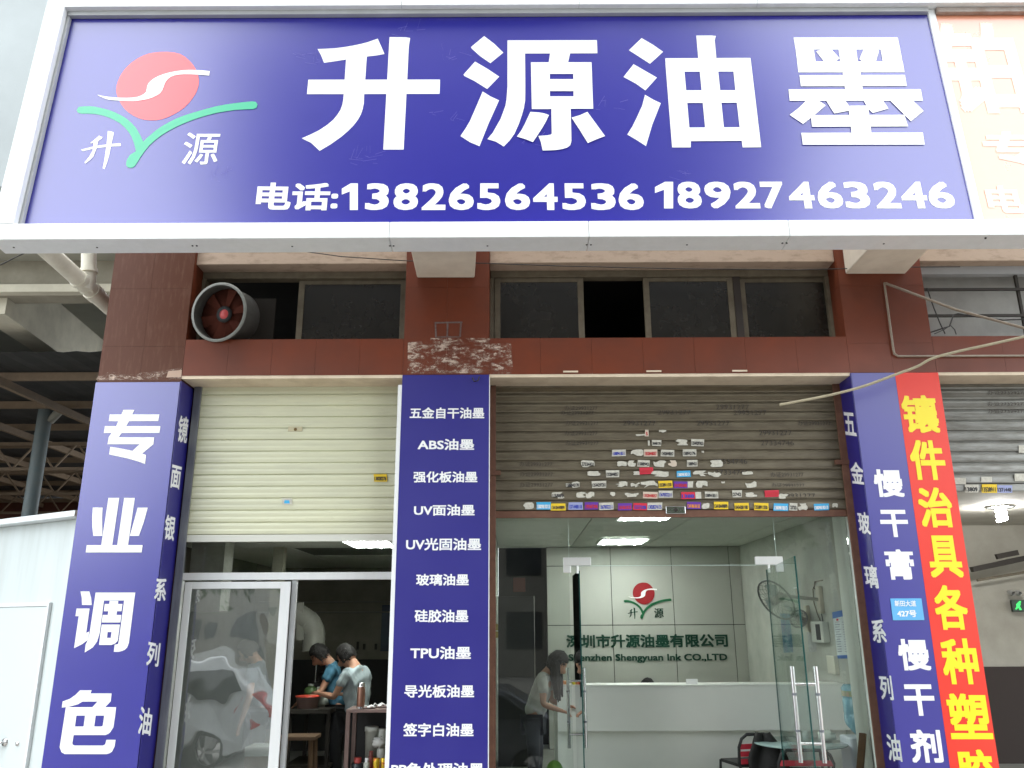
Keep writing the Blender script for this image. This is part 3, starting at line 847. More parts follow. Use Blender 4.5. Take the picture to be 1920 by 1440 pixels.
# stickers (flat paper) with their numbers
PAP = {'w': mat('paper_white', (.62, .6, .52), .7, (.3, .28, .22), 40, .5), 'o': mat('paper_cream', (.6, .5, .4), .7), 'r': mat('paper_red', (.6, .02, .05), .6), 'y': mat('paper_yellow', (.8, .55, .02), .6), 'b': mat('paper_blue', (.05, .4, .72), .6), 'p': mat('paper_purple', (.12, .03, .32), .6), 'n': mat('paper_navy_print', (.3, .33, .55), .6)}
INKD, INKR, INKB = mat('ink_dark', (.03, .03, .035), .7), mat('ink_red', (.55, .03, .04), .7), mat('ink_blue', (.03, .05, .4), .7)
FS = Pl((0, YS - .0175, 0), (1, 0, 0), (0, 0, 1))
FT = Pl((0, YS - .0225, 0), (1, 0, 0), (0, 0, 1))
def sticker(par, x, y, w, h, c, txt, ink, torn=False, pl=None, rot=0):
    pl = pl or FT
    x0, x1, y0, y1 = x - w / 2, x + w / 2, y - h / 2, y + h / 2
    if torn:
        pts = []
        for k in range(12):
            t = k / 12 * 2 * math.pi
            cx, cy = max(-1, min(1, 1.35 * math.cos(t))), max(-1, min(1, 1.35 * math.sin(t)))
            j = random.choice((1, 1, .95, .7, .3, .9))
            pts.append((x + cx * w / 2 * (1 if random.random() < .6 else j), y + cy * h / 2 * j))
    else:
        pts = [(x0, y0), (x1, y0), (x1 + random.uniform(-1, 1), y1), (x0 + random.uniform(-1, 1), y1)]
    if rot:
        pts = [(x + (a - x) * math.cos(rot) - (c_ - y) * math.sin(rot), y + (a - x) * math.sin(rot) + (c_ - y) * math.cos(rot)) for a, c_ in pts]
    st = flat('sticker', pl, [pts], PAP[c], par, random.uniform(0, .001))
    if txt:
        sh_ = -w / 2 * math.sin(rot)
        text(pl, txt, (x0 + 1.5, y1 - 2 + sh_), (x1 - 1.5, y1 - 2 - sh_), y0 + h * .34, ink, st, .035, .0015)
    return st
def z4(x, y): return 900 + x / 2.743, 780 + y / 2.743
rows = [(858, 88, 18, 34, 'o', '5', 'R', 0), (826, 98, 50, 12, 'w', '', 'D', 1), (940, 78, 40, 16, 'w', '', 'D', 1),
 (868, 139, 9, 26, 'w', '', 'D', 0), (908, 139, 50, 30, 'w', '3048178', 'D', 0), (1038, 138, 66, 36, 'w', '', 'D', 1), (1119, 137, 68, 36, 'w', '13544297623', 'D', 0),
 (715, 190, 70, 34, 'w', '15889418511', 'B', 0), (808, 188, 64, 34, 'w', '', 'D', 1), (878, 190, 68, 36, 'o', '13528448057', 'R', 0), (965, 191, 68, 34, 'w', '13428448057', 'D', 0), (1078, 189, 70, 36, 'w', '15889421796', 'D', 0), (1146, 184, 12, 14, 'w', '', 'D', 1),
 (554, 245, 70, 36, 'w', '27334431', 'D', 1), (730, 245, 50, 28, 'w', '', 'D', 1), (780, 244, 44, 32, 'w', '', 'D', 1), (842, 244, 62, 34, 'w', '1588942', 'D', 0), (925, 245, 66, 34, 'w', '', 'D', 1), (990, 244, 44, 34, 'o', '', 'D', 1), (1092, 243, 54, 34, 'w', '15889421', 'D', 0), (1216, 244, 66, 36, 'w', '', 'D', 1),
 (586, 296, 66, 26, 'w', '', 'D', 1), (682, 297, 70, 36, 'w', '13528448057', 'D', 0), (806, 294, 38, 20, 'w', '', 'D', 1), (855, 282, 70, 34, 'r', '13537722988', 'R', 0), (925, 298, 90, 32, 'w', '', 'D', 1), (1047, 298, 70, 32, 'b', '13809818313', 'W', 0), (1135, 295, 80, 28, 'w', '', 'D', 1), (1206, 298, 68, 34, 'w', '', 'D', 1), (1376, 294, 56, 18, 'w', '', 'B', 1),
 (477, 353, 70, 34, 'w', '1588942178', 'D', 1), (612, 352, 76, 36, 'w', '13544297201', 'D', 0), (727, 351, 62, 32, 'w', '', 'D', 1), (800, 355, 50, 26, 'w', '', 'D', 1), (870, 351, 86, 38, 'w', '', 'D', 1), (953, 351, 72, 36, 'y', '13528911330', 'D', 0), (1032, 354, 72, 34, 'p', '13418955488', 'R', 0), (1082, 352, 30, 32, 'w', '', 'D', 0), (1140, 350, 60, 36, 'w', '', 'D', 1), (1250, 341, 18, 10, 'w', '', 'D', 1), (1392, 352, 60, 34, 'w', '', 'D', 1),
 (402, 407, 66, 34, 'w', '15889', 'D', 1), (520, 405, 50, 30, 'w', '', 'D', 1), (566, 406, 44, 34, 'w', '', 'D', 1), (682, 402, 26, 22, 'w', '', 'D', 1), (780, 404, 70, 26, 'w', '', 'D', 1), (876, 407, 76, 34, 'o', '13528448057', 'R', 0), (955, 402, 72, 36, 'w', '13670022211', 'B', 0), (1070, 409, 72, 36, 'r', '1388', 'B', 0), (1122, 408, 30, 34, 'w', '', 'D', 0), (1190, 406, 68, 34, 'w', '15889418511', 'D', 0), (1322, 400, 50, 36, 'w', '2742', 'D', 0), (1395, 405, 60, 26, 'w', '', 'D', 1), (1501, 399, 74, 34, 'r', '1354429', 'R', 0), (1562, 412, 50, 30, 'w', '', 'D', 1),
 (250, 462, 54, 36, 'w', '', 'D', 1), (327, 462, 74, 38, 'b', '13809818313', 'W', 0), (402, 468, 74, 36, 'y', '13418449899', 'D', 0), (492, 463, 72, 38, 'n', '13714488118', 'B', 0), (574, 462, 70, 38, 'p', '13924671848', 'R', 0), (650, 464, 74, 38, 'w', '13670022211', 'B', 0), (746, 467, 72, 36, 'p', '13418618155', 'R', 0), (824, 466, 70, 36, 'r', '13537722988', 'B', 0), (900, 464, 76, 38, 'w', '13828274135', 'B', 0), (1100, 460, 72, 36, 'p', '13418618155', 'Y', 0), (1160, 462, 40, 34, 'w', '', 'D', 1), (1240, 460, 74, 38, 'y', '13418449899', 'D', 0), (1345, 466, 74, 38, 'y', '13434281180', 'D', 0), (1446, 466, 74, 38, 'y', '13528911330', 'D', 0), (1548, 469, 74, 38, 'b', '13809818313', 'W', 0), (1612, 467, 40, 38, 'w', '2723', 'D', 0), (1660, 467, 50, 36, 'w', '', 'D', 1), (1756, 468, 78, 34, 'b', '13809818313', 'W', 0), (1826, 460, 28, 24, 'w', '', 'D', 1)]
INK = {'D': INKD, 'R': INKR, 'B': INKB, 'W': WHITE, 'Y': mat('ink_orange', (.8, .3, .02), .6)}
for x, y, w, h, c, t, k, torn in rows:
    X0, Y0 = z4(x, y)
    sticker(shB, X0, Y0, w / 2.743, h / 2.743, c, t, INK[k], bool(torn), rot=random.uniform(-.04, .04))
STEN = mat('stencil_ink', (.05, .042, .035), .8)
for x, y, t in ((525, 38, '办证29931277'), (520, 90, '办证29931277'), (525, 140, '办证29931277'), (288, 248, '办证29931277'), (290, 300, '办证29931277'), (290, 354, '办证29931277'), (1580, 302, '办证29931277'), (1585, 358, '办证29931277'), (1640, 412, '29931277'), (1720, 38, '办证29931277'), (1520, 88, '29931277'), (1530, 140, '27334746'), (1290, 235, '27334746'), (1296, 291, '27334746'), (820, 38, '29931277'), (1200, 38, '29931277'),
        (500, -16, '办证29931277'), (520, -40, '办证29931277'), (1000, -18, '29931277'), (1300, -45, '29931277'), (1390, -16, '29931277')):
    X0, Y0 = z4(x, y)
    text(FS, t, (X0 - 31, Y0 + 4), (X0 + 31, Y0 + 4), Y0 - 5, STEN, shB, .0, .001, 'stencil_print')
st = sticker(shA, 713, 896, 25, 14, 'y', '13828276', INKD); st['label'] = 'small yellow number sticker'
sticker(shA, 538, 940, 18, 12, 'w', '', INKB); sticker(shA, 538, 941, 9, 6, 'b', '', INKB)
FC = Pl((0, YS - .0225, 0), (1, 0, 0), (0, 0, 1))
for x, y, w, h, c, t in ((1800, 902, 22, 12, 'w', ''), (1822, 916, 26, 15, 'w', '13809'), (1855, 916, 28, 16, 'y', '13528911'), (1884, 917, 28, 14, 'n', '1371448'), (1912, 895, 20, 14, 'w', ''), (1850, 899, 20, 10, 'w', ''), (1916, 842, 12, 14, 'w', '')):
    sticker(shC, x, y, w, h, c, t, INKD, pl=FC)
for y in (736, 757, 771):
    text(Pl((0, YS - .0195, 0), (1, 0, 0), (0, 0, 1)), '办证27329277', (1852, y + 4), (1925, y + 4), y - 4, STEN, shC, .0, .001, 'stencil_print')

# torn poster remains, painted mark and small things on the brown tiles
RES = bpy.data.materials.new('torn_paper_residue')
RES.use_nodes = True
n, l = RES.node_tree.nodes, RES.node_tree.links
n['Principled BSDF'].inputs['Base Color'].default_value = (.55, .42, .34, 1)
n['Principled BSDF'].inputs['Roughness'].default_value = .8
g = n.new('ShaderNodeNewGeometry'); mp = n.new('ShaderNodeMapping'); mp.inputs['Scale'].default_value = (5, 1, 11)
t = n.new('ShaderNodeTexNoise'); t.inputs['Scale'].default_value = 1.1; t.inputs['Detail'].default_value = 14; t.inputs['Roughness'].default_value = .82; t.inputs['Distortion'].default_value = .15
r = n.new('ShaderNodeMapRange'); r.inputs['From Min'].default_value = .485; r.inputs['From Max'].default_value = .60
l.new(g.outputs['Position'], mp.inputs[0]); l.new(mp.outputs[0], t.inputs['Vector']); l.new(t.outputs['Fac'], r.inputs['Value']); l.new(r.outputs[0], n['Principled BSDF'].inputs['Alpha'])
pr = empty('poster_remains', P(860, 668, -.003), 'patch of torn poster paper scraped off the brown lintel over the middle banner', 'poster')
F00 = Pl((0, -.0005, 0), (1, 0, 0), (0, 0, 1))
for q in ([(765, 642), (806, 640), (806, 700), (764, 700)], [(807, 634), (919, 634), (918, 700), (807, 700)], [(920, 645), (958, 643), (962, 700), (919, 701)]):
    flat('paper_scrap', F00, [q], RES, pr, .003)
pk = empty('peeled_strip', P(262, 706, -.003), 'ragged pale strip of peeled plaster along the pillar just above the glare bleached banner', 'plaster')
flat('paper_scrap', F00, [[(182, 697), (250, 700), (300, 696), (341, 690), (341, 711), (181, 713)]], RES, pk, .0025)
flat('paper_scrap', F00, [[(316, 696), (341, 694), (340, 707), (312, 708)]], mat('bare_plaster', (.5, .36, .28), .9), pk, .003)
pmk = empty('painted_mark', P(841, 618, 0), 'faint grey rectangle with a stroke in it painted on the brown pillar', 'mark')
MK = mat('faint_grey_paint', (.16, .12, .11), .8, (.1, .04, .03), 30, .7)
flat('mark_line', F00, [[(815, 604), (867, 603), (867, 606), (815, 607)], [(816, 631), (862, 631), (862, 633), (816, 633)], [(815, 604), (818, 604), (819, 632), (816, 632)], [(863, 604), (866, 604), (864, 632), (861, 632)], [(838, 607), (841, 607), (840, 631), (837, 631)]], MK, pmk, .003)
for px in (1070, 1226, 1372 + 15):
    o = MB().box(XY(px - 14, 698, 0), XY(px + 14, 698, 0), -.008, -.0005, ZY(699, 0), ZY(696, 0)).build('plaster_chip', CREAM, None, origin=P(px, 698, 0))
    tag(o, {1070: 'pale plaster chip on the lintel edge nearest the middle banner', 1226: 'pale plaster chip on the lintel edge between two others', 1387: 'longer pale plaster chip on the lintel edge nearest the bent cane'}[px], 'chip', 'plaster chips along the lintel')

# ================================================================ CEILINGS
def tile_ceiling(x0, x1, y0, y1, z, tx, ty, holes=()):
    c = tag(MB().box(x0, x1, y0, y1, z + .012, z + .2).build('ceiling', mat('ceiling_grid', (.12, .12, .11), .8)), kind='structure')
    src = None
    i = 0
    nx, ny = int((x1 - x0) / tx + .999), int((y1 - y0) / ty + .999)
    for a in range(nx):
        for e in range(ny):
            xa, ya = x0 + a * tx, y0 + e * ty
            xb, yb = min(xa + tx, x1), min(ya + ty, y1)
            if xb - xa < .1 or yb - ya < .1: continue
            if any(h[0] < (xa + xb) / 2 < h[1] and h[2] < (ya + yb) / 2 < h[3] for h in holes): continue
            MB().box(xa + .007, xb - .007, ya + .007, yb - .007, z, z + .01).build('ceiling_tile', CTILE, c)
ZC2, ZC1 = 3.07, 2.75
XW0, XW1 = xm1 - .02, 3.72
tile_ceiling(XW0, XW1, YG + .05, 6.2, ZC2, 1.2, .6)
tile_ceiling(xl0 + .2, xm0 + .15, YG + .05, 6.0, ZC1, 1.2, .6, holes=[(-2.9, -1.9, 2.6, 3.4)])
# ================================================================ OFFICE (wide glass front)
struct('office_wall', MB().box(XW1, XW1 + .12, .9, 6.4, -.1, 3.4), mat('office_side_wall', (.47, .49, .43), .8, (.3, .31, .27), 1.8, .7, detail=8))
struct('office_jamb', MB().box(xr0 + .003, xr0 + .6, YS + .06, .9, -.1, 3.9), mat('jamb_daylit', (.8, .84, .78), .7, (.7, .73, .66), 2, .5))  # daylight falling on the jamb is put into its paler colour
struct('office_wall', MB().box(XW0 - .1, XW0, .6, 6.4, -.1, 3.4), ROOMG)
struct('office_wall', MB().box(XW0, XW1, 6.55, 6.65, -.1, 3.4), ROOMD)
YBK = 6.0
xf0, xf1 = XY(1026, 1150, YBK), XW1
fw = empty('feature_wall', ((xf0 + xf1) / 2, YBK, 0), 'panelled grey reception wall with red sun logo and dark green company name', 'wall')
MB().box(xf0, xf1, YBK + .02, YBK + .2, 0, ZC2 - .002).build('wall_core', BLACK, fw)
xs = [xf0] + [XY(p, 1200, YBK) for p in (1150, 1267, 1378)] + [xf1]
zs = [.0, ZY(1173, YBK), ZY(1173, YBK) + .98, ZC2 - .003]
zs[2] = ZY(1062, YBK)
for i in range(4):
    for j in range(3):
        if zs[j + 1] - zs[j] > .02:
            MB().box(xs[i] + .005, xs[i + 1] - .005, YBK, YBK + .019, zs[j] + .005, zs[j + 1] - .005).build('wall_panel', PANEL, fw, bevel=.002)
FB = Pl((0, YBK - .001, 0), (1, 0, 0), (0, 0, 1))
text(FB, '深圳市升源油墨有限公司', (1062, 1215), (1365, 1213), 1189, DGREEN, fw, .03, .012)
text(FB, 'Shenzhen Shengyuan Ink CO.,LTD', (1066, 1243), (1364, 1242), 1226, DGREEN, fw, .03, .012)
q0, q1 = SG.hit(143.9, 230), SG.hit(483, 230)
qt, qb = SG.hit(310, 97)[1], SG.hit(310, 317)[1]
r0, r1 = FB.hit(1172, 1161), FB.hit(1258, 1092)
def fm(px, py):
    a, c = SG.hit(px, py)
    return r0[0] + (a - q0[0]) / (q1[0] - q0[0]) * (r1[0] - r0[0]), r0[1] + (c - qb) / (qt - qb) * (r1[1] - r0[1])
logo(FB, fw, fm, MAROON, FGREEN, WHITE, DGREEN, .012, .004)
# ceiling lights
def ceil_light(label, corners, z, nt, m):
    p = [PZ(x, y, z) for x, y in corners]
    x0, x1 = (p[0].x + p[3].x) / 2, (p[1].x + p[2].x) / 2
    yn, yf = (p[0].y + p[1].y) / 2, (p[2].y + p[3].y) / 2
    y0, y1 = min(yn, yf), max(yn, yf)
    y1 = min(max(y1, y0 + .35), y0 + .9)
    e = empty('ceiling_light', ((x0 + x1) / 2, (y0 + y1) / 2, z), label, 'light')
    fr = MB()
    for a, b2, c, d_ in ((x0, x1, y0, y0 + .025), (x0, x1, y1 - .025, y1), (x0, x0 + .025, y0 + .026, y1 - .026), (x1 - .025, x1, y0 + .026, y1 - .026)):
        fr.box(a, b2, c, d_, z - .03, z - .001)
    fr.build('frame', ALU, e)
    MB().box(x0 + .026, x1 - .026, y0 + .026, y1 - .026, z - .006, z - .002).build('reflector', TUBE2, e)
    for k in range(nt):
        xx = x0 + (k + .5) * (x1 - x0) / nt
        MB().tube([(xx, y0 + .04, z - .025), (xx, y1 - .04, z - .025)], .014, 8).build('tube', m, e)
    return e
ceil_light('lit fluorescent ceiling panel in the workshop with three bright tubes', [(672, 1034), (760, 1034), (735, 1008), (650, 1008)], ZC1 - .002, 4, TUBE)
ceil_light('lit ceiling panel just inside the office glass front, below the shutter edge', [(1160, 962), (1262, 962), (1255, 972), (1156, 972)], ZC2 - .002, 3, TUBE)
ceil_light('lit ceiling panel further back in the office, near the reception wall', [(1124, 1018), (1206, 1018), (1217, 1007), (1120, 1007)], ZC2 - .002, 3, TUBE)
# counter
YC = 2.0
cx0, cx1 = XY(1045, 1330, YC), XY(1590, 1330, YC)
zc1, zc0 = ZY(1285, YC), ZY(1372, YC)
ct = empty('reception_counter', ((cx0 + cx1) / 2, YC, 0), 'long white reception counter with an overhanging front panel', 'counter')
MB().box(cx0, cx1, YC, YC + .05, zc0, zc1 - .02).build('front_panel', COUNT, ct, bevel=.003)
MB().box(cx0 - .005, cx1, YC - .005, YC + .35, zc1 - .018, zc1).build('top', COUNT, ct, bevel=.003)
MB().box(cx0, cx1, YC + .14, YC + .18, 0, zc0 - .001).build('lower_panel', COUNT, ct)
MB().box(cx0, cx0 + .04, YC + .052, YC + .8, 0, zc1 - .02).build('end_panel', COUNT, ct)
def pbox(name, px0, py0, px1, py1, Y, dpt, m, label, cat, bevel=.002):
    a, c = P(px0, py1, Y), P(px1, py0, Y)
    o = MB().box(a.x, c.x, Y, Y + dpt, a.z, c.z).build(name, m, None, bevel=bevel, origin=((a.x + c.x) / 2, Y, a.z))
    return tag(o, label, cat)
pbox('name_card', 1287, 1273, 1308, 1285, YC + .05, .01, WHITE, 'small white card standing on the counter top under the company name', 'card')
pbox('folder', 1050, 1277, 1056, 1285, YC + .05, .2, mat('orange_red', (.7, .12, .04), .5), 'orange red folder on the counter end by the woman', 'folder')
pbox('folder', 1058, 1278, 1066, 1285, YC + .08, .2, mat('dull_orange', (.6, .3, .1), .5), 'dull orange folder on the counter between the red and yellow ones', 'folder')
pbox('folder', 1074, 1278, 1082, 1285, YC + .05, .2, mat('folder_yellow', (.6, .55, .05), .5), 'yellow folder on the counter behind the door handles', 'folder')

# glass front: fixed panes, patch fittings and two doors
zd = ZY(1061, YG)
hxl, hxr = XY(1082, 1068, YG), XY(1441, 1068, YG)
xsl, xsr = XY(1066, 1040, YG), XY(1456, 1040, YG)
gf = empty('glass_front', ((XB0 + XB1) / 2, YG, 0), 'frameless clear glass shop front around the open double doors', 'glass front')
MB().box(XW0 + .02, xsl, YG, YG + .01, 0, ZC2).build('side_pane', GLASS, gf)
MB().box(xsr, xr0 - .01, YG, YG + .01, 0, ZC2).build('side_pane', GLASS, gf)
MB().box(xsl + .006, xsr - .006, YG, YG + .01, zd, ZC2).build('transom_pane', GLASS, gf)
SEAM = mat('seam_light', (.5, .6, .56), .3)
MB().box(xsl + .0012, xsl + .0048, YG + .001, YG + .009, zd - .1, ZC2).build('seam', SEAM, gf)
MB().box(xsr - .0048, xsr - .0012, YG + .001, YG + .009, zd - .1, ZC2).build('seam', SEAM, gf)
MB().box(xsl + .01, xsr - .01, YG + .001, YG + .009, zd - .006, zd - .001).build('seam', SEAM, gf)
for a, s_ in ((xsl, 1), (xsr, -1)):
    f = MB()
    w1 = (XY(1108, 1055, YG) - XY(1056, 1055, YG)) * s_
    x_ = a - .055 * s_
    f.box(min(x_, x_ + w1), max(x_, x_ + w1), YG - .012, YG + .022, zd, zd + .078)
    f.box(min(x_, x_ + .075 * s_), max(x_, x_ + .075 * s_), YG - .013, YG + .023, zd - .07, zd - .0005)
    f.build('patch_fitting', CHROME, gf, bevel=.004)
    xp = a + .085 * s_
    MB().tube([(xp, YG + .005, zd), (xp, YG + .005, zd - .075)], .012, 10).build('pivot', CHROME, gf)
def gdoor(label, hx, end, gm, hp0, hp1):
    e = empty('glass_door', (hx, YG, 0), label, 'door', 'open glass doors of the office')
    d = Vector((end[0] - hx, end[1] - (YG + .005), 0))
    L = d.length
    d.normalize()
    nn = Vector((-d.y, d.x, 0))
    a = Vector((hx, YG + .005, .02)) + d * .01
    c = a + d * (L - .01)
    th = .006
    h = Vector((0, 0, zd - .07))
    MB().hexa([a - nn * th, c - nn * th, c + nn * th, a + nn * th, a - nn * th + h, c - nn * th + h, c + nn * th + h, a + nn * th + h]).build('glass_leaf', gm, e)
    a3 = a - d * .003
    MB().hexa([a3 - nn * th, a3 + d * .002 - nn * th, a3 + d * .002 + nn * th, a3 + nn * th, a3 - nn * th + h, a3 + d * .002 - nn * th + h, a3 + d * .002 + nn * th + h, a3 + nn * th + h]).build('polished_edge', EDGE, e)
    a2 = c + d * .0005
    MB().hexa([a2 - nn * th, a2 + d * .002 - nn * th, a2 + d * .002 + nn * th, a2 + nn * th, a2 - nn * th + h, a2 + d * .002 - nn * th + h, a2 + d * .002 + nn * th + h, a2 + nn * th + h]).build('polished_edge', EDGE, e)
    MB().hexa([a - nn * .016 - d * .004, a + d * .13 - nn * .016, a + d * .13 + nn * .016, a + nn * .016 - d * .004] + [p + Vector((0, 0, .07)) for p in (a - nn * .016 - d * .004, a + d * .13 - nn * .016, a + d * .13 + nn * .016, a + nn * .016 - d * .004)]).build('bottom_clamp', CHROME, e)
    q = a + d * (L - .1)
    for sg in (-1, 1):
        p = q + nn * .085 * sg
        hb = MB().tube([(p.x, p.y, hp0), (p.x, p.y, hp1)], .017, 12).build('pull_handle', STEEL, e)
        for zz in (hp0 + (hp1 - hp0) * .31, hp0 + (hp1 - hp0) * .69):
            MB().tube([(p.x, p.y, zz), (p.x, p.y, zz + .018)], .0185, 12).build('ring', GALV, hb)
    for zz in (hp0 + .13, hp1 - .13):
        MB().tube([q - nn * .083 + Vector((0, 0, zz - q.z)), q + nn * .083 + Vector((0, 0, zz - q.z))], .011, 8).build('handle_post', STEEL, e)
    return e
yl = YG + .78
gdoor('glass door leaf swung inwards, dark edge seen across the company name', hxl + .02, (XY(1076, 1150, YG + .88), YG + .88), GLASSL, P(1084, 1403, yl).z, P(1084, 1252, yl).z)
pe = PZ(1490, 1045, zd - .06)
yr = pe.y + .1
gdoor('glass door leaf swung outwards over the chairs with bright steel pulls', hxr - .02, (pe.x, pe.y), GLASSG, P(1505, 1430, yr).z, P(1505, 1249, yr).z)

# things on the office side wall
XWF = XW1 - .002
SW = Pl((XWF, 0, 0), (0, -1, 0), (0, 0, 1))
def wall_sheet(name, label, cat, q, m, d=.004):
    pts = [SW.hit(*p) for p in q]
    ys = [p[0] for p in pts]; z_ = [p[1] for p in pts]
    e = empty(name, SW.at(sum(ys) / 4, min(z_)), label, cat)
    flat('sheet', SW, [q], m, e, d)
    return e
e = wall_sheet('notice_poster', 'white notice with blue header and rows of small print on the office side wall', 'poster', [(1561, 1148), (1595, 1141), (1606, 1234), (1571, 1235)], mat('poster_white', (.6, .66, .66), .6, (.45, .5, .5), 30, .4), .003)
PBL = mat('poster_blue', (.04, .14, .4), .5)
flat('header', SW, [[(1561, 1148), (1595, 1141), (1597, 1152), (1562, 1160)]], PBL, e, .005)
flat('footer', SW, [[(1570, 1229), (1605, 1227), (1606, 1234), (1571, 1235)]], PBL, e, .005)
tx_ = MB()
for k in range(13):
    y = 1166 + k * 4.6
    for xa, xb in ((1566, 1576), (1580, 1593)):
        xa2, xb2 = xa + k * .45, xb + k * .45 - random.uniform(0, 3)
        q = [SW.hit(*p) for p in ((xa2, y), (xb2, y - .6), (xb2, y + .7), (xa2, y + 1.2))]
        tx_.add([SW.at(a, c, .005) for a, c in q], [(0, 1, 2, 3)])
o = tx_.build('print_lines', mat('print_grey', (.2, .22, .25), .7), e); o['kind'] = 'stuff'
for xx, yy in ((1571, 1162), (1586, 1160), (1600, 1163), (1602, 1180), (1604, 1197), (1604, 1210)):
    flat('red_mark', SW, [[(xx - 2, yy - 2), (xx + 2, yy - 2), (xx + 2, yy + 2), (xx - 2, yy + 2)]], INKR, e, .006)
e = wall_sheet('scroll_poster', 'narrow blue green poster seen through the outward glass door', 'poster', [(1463, 1150), (1481, 1150), (1488, 1223), (1470, 1224)], mat('poster_teal', (.04, .2, .26), .5, (.1, .05, .25), 9, .7), .003)
e = wall_sheet('paper_notice', 'faded grey printed paper on the side wall under the fan cables', 'notice', [(1514, 1185), (1530, 1185), (1532, 1222), (1517, 1223)], mat('paper_grey', (.4, .42, .4), .7, (.2, .2, .2), 25, .6), .003)
a_ = SW.hit(1566, 1250); 
o = tag(MB().box(XWF - .05, XWF, -a_[0] - .12, -a_[0] + .12, a_[1] - .08, a_[1] + .12).build('wall_socket', mat('plastic_cream', (.6, .6, .5), .5), None, bevel=.006, origin=SW.at(a_[0], a_[1])), 'cream socket box with a black plug below the notice poster', 'socket')
a_ = SW.hit(1544, 1185)
sbx = empty('switch_box', SW.at(*a_), 'white meter box with a dark window on the side wall beside the poster', 'box')
MB().box(XWF - .08, XWF, -a_[0] - .2, -a_[0] + .2, a_[1] - .12, a_[1] + .12).build('case', mat('plastic_white', (.6, .62, .56), .5), sbx, bevel=.01)
MB().box(XWF - .084, XWF - .079, -a_[0] - .12, -a_[0] + .02, a_[1] - .09, a_[1] + .09).build('window', BLACK, sbx)
# cables
def cable(label, pts, r, m, cat='cable', name='cable', group=None):
    o = MB().tube(pts, r, 6).build(name, m, None, origin=pts[0])
    return tag(o, label, cat, group)
cable('black flex running down the office wall to the meter box', [SW.at(*SW.hit(x, y), .012) for x, y in ((1530, 1090), (1528, 1102), (1534, 1110), (1540, 1140), (1545, 1165))], .006, BLACK)
cable('pale looping flex beside the black one on the office wall', [SW.at(*SW.hit(x, y), .012) for x, y in ((1544, 1088), (1532, 1090), (1526, 1105), (1528, 1130), (1534, 1150), (1540, 1164))], .006, OLIVE)
# wall fans
def wfan(label, px, py, X, r, tilt, small=False):
    c = PX(px, py, X) if not small else SW.at(*SW.hit(px, py), .15)
    e = empty('wall_fan', c, label, 'fan')
    ax = Vector(tilt).normalized()
    u = ax.cross(Vector((0, 0, 1))).normalized(); v = ax.cross(u)
    ring = [c + (u * math.cos(t) + v * math.sin(t)) * r for t in [k / 24 * 2 * math.pi for k in range(25)]]
    cage = MB().tube(ring, .012, 6, cap=False)
    for f_ in (-.06, .06):
        for k in range(20):
            t = k / 20 * 2 * math.pi
            d = u * math.cos(t) + v * math.sin(t)
            cage.tube([c + d * r, c + d * r * .7 + ax * f_, c + ax * f_ * 1.2], .0025, 4, cap=False)
    o = cage.build('cage', mat('fan_grey', (.12, .13, .12), .4), e)
    for k in range(3):
        t0 = k / 3 * 2 * math.pi
        vs = [c + (u * math.cos(t0 + j * .35) + v * math.sin(t0 + j * .35)) * rr + ax * (.02 * (j - 1)) for rr in (.04, r * .82) for j in range(3)]
        MB().add(vs, [(0, 1, 4, 3), (1, 2, 5, 4)], True).build('blade', mat('fan_blade', (.25, .3, .28), .4), e)
    MB().lathe(c, [(0, .05), (.05, .04), (.055, -.1), (.03, -.13), (0, -.13)], 14, ax).build('motor', mat('fan_motor', (.3, .3, .26), .5), e)
    w = Vector((XWF, c.y + .05, c.z))
    MB().tube([c - ax * .1, w], .02, 8).build('arm', mat('fan_motor', (.3, .3, .26), .5), e)
    MB().box(XWF - .05, XWF, w.y - .06, w.y + .06, w.z - .16, w.z + .16).build('wall_plate', mat('fan_plate', (.45, .43, .34), .5), e, bevel=.01)
    return e
wfan('large grey wall fan tipped forward on the office side wall', 1455, 1125, 3.15, .26, (-.75, -.35, -.5))
wfan('small wire fan hanging lower beside the meter box', 1520, 1160, 3.5, .11, (-.6, -.6, .3), True)

# water dispenser, table, chairs, jacket, board
yb = 1.25
wdp = empty('water_dispenser', (3.52, yb, 0), 'upturned blue water bottle on a white dispenser by the jamb', 'dispenser')
zb_ = ZY(1380, yb, 1590)
MB().box(3.35, 3.66, yb - .15, yb + .15, 0, zb_).build('cabinet', mat('plastic_bluewhite', (.6, .64, .68), .4), wdp, bevel=.02)
zt_ = ZY(1283, yb, 1590)
BOT = mat('bottle_blue', (.22, .42, .48), .12, (.3, .5, .56), 6, .5, ior=1.5)
hb_ = zt_ - zb_
MB().lathe((3.51, yb, zb_), [(.03, 0), (.06, .03), (.12, .1), (.135, .14), (.135, hb_ * .4), (.128, hb_ * .43), (.135, hb_ * .46), (.135, hb_ * .7), (.128, hb_ * .73), (.135, hb_ * .76), (.135, hb_ - .03), (.11, hb_), (0, hb_)], 24).build('bottle', BOT, wdp)
MB().lathe((3.51, yb, zb_), [(.1365, hb_ * .77), (.1365, hb_ * .88)], 24).build('bottle_label', mat('label_pinkgreen', (.55, .35, .3), .5, (.1, .4, .15), 14, .8), wdp)
tag(MB().bar(PX(1612, 1450, 3.2), PX(1618, 1375, 3.3), .06, .03).build('wooden_board', mat('board_brown', (.25, .14, .07), .6, (.16, .09, .05), 12, .6), None, origin=PX(1612, 1450, 3.2)), 'brown wooden plank leaning at the foot of the white jamb', 'board')
yt = 1.35
tc_ = Vector((XY(1500, 1392, yt), yt, ZY(1393, yt, 1500)))
tb = empty('round_table', (tc_.x, tc_.y, 0), 'round glass topped table behind the outward door', 'table')
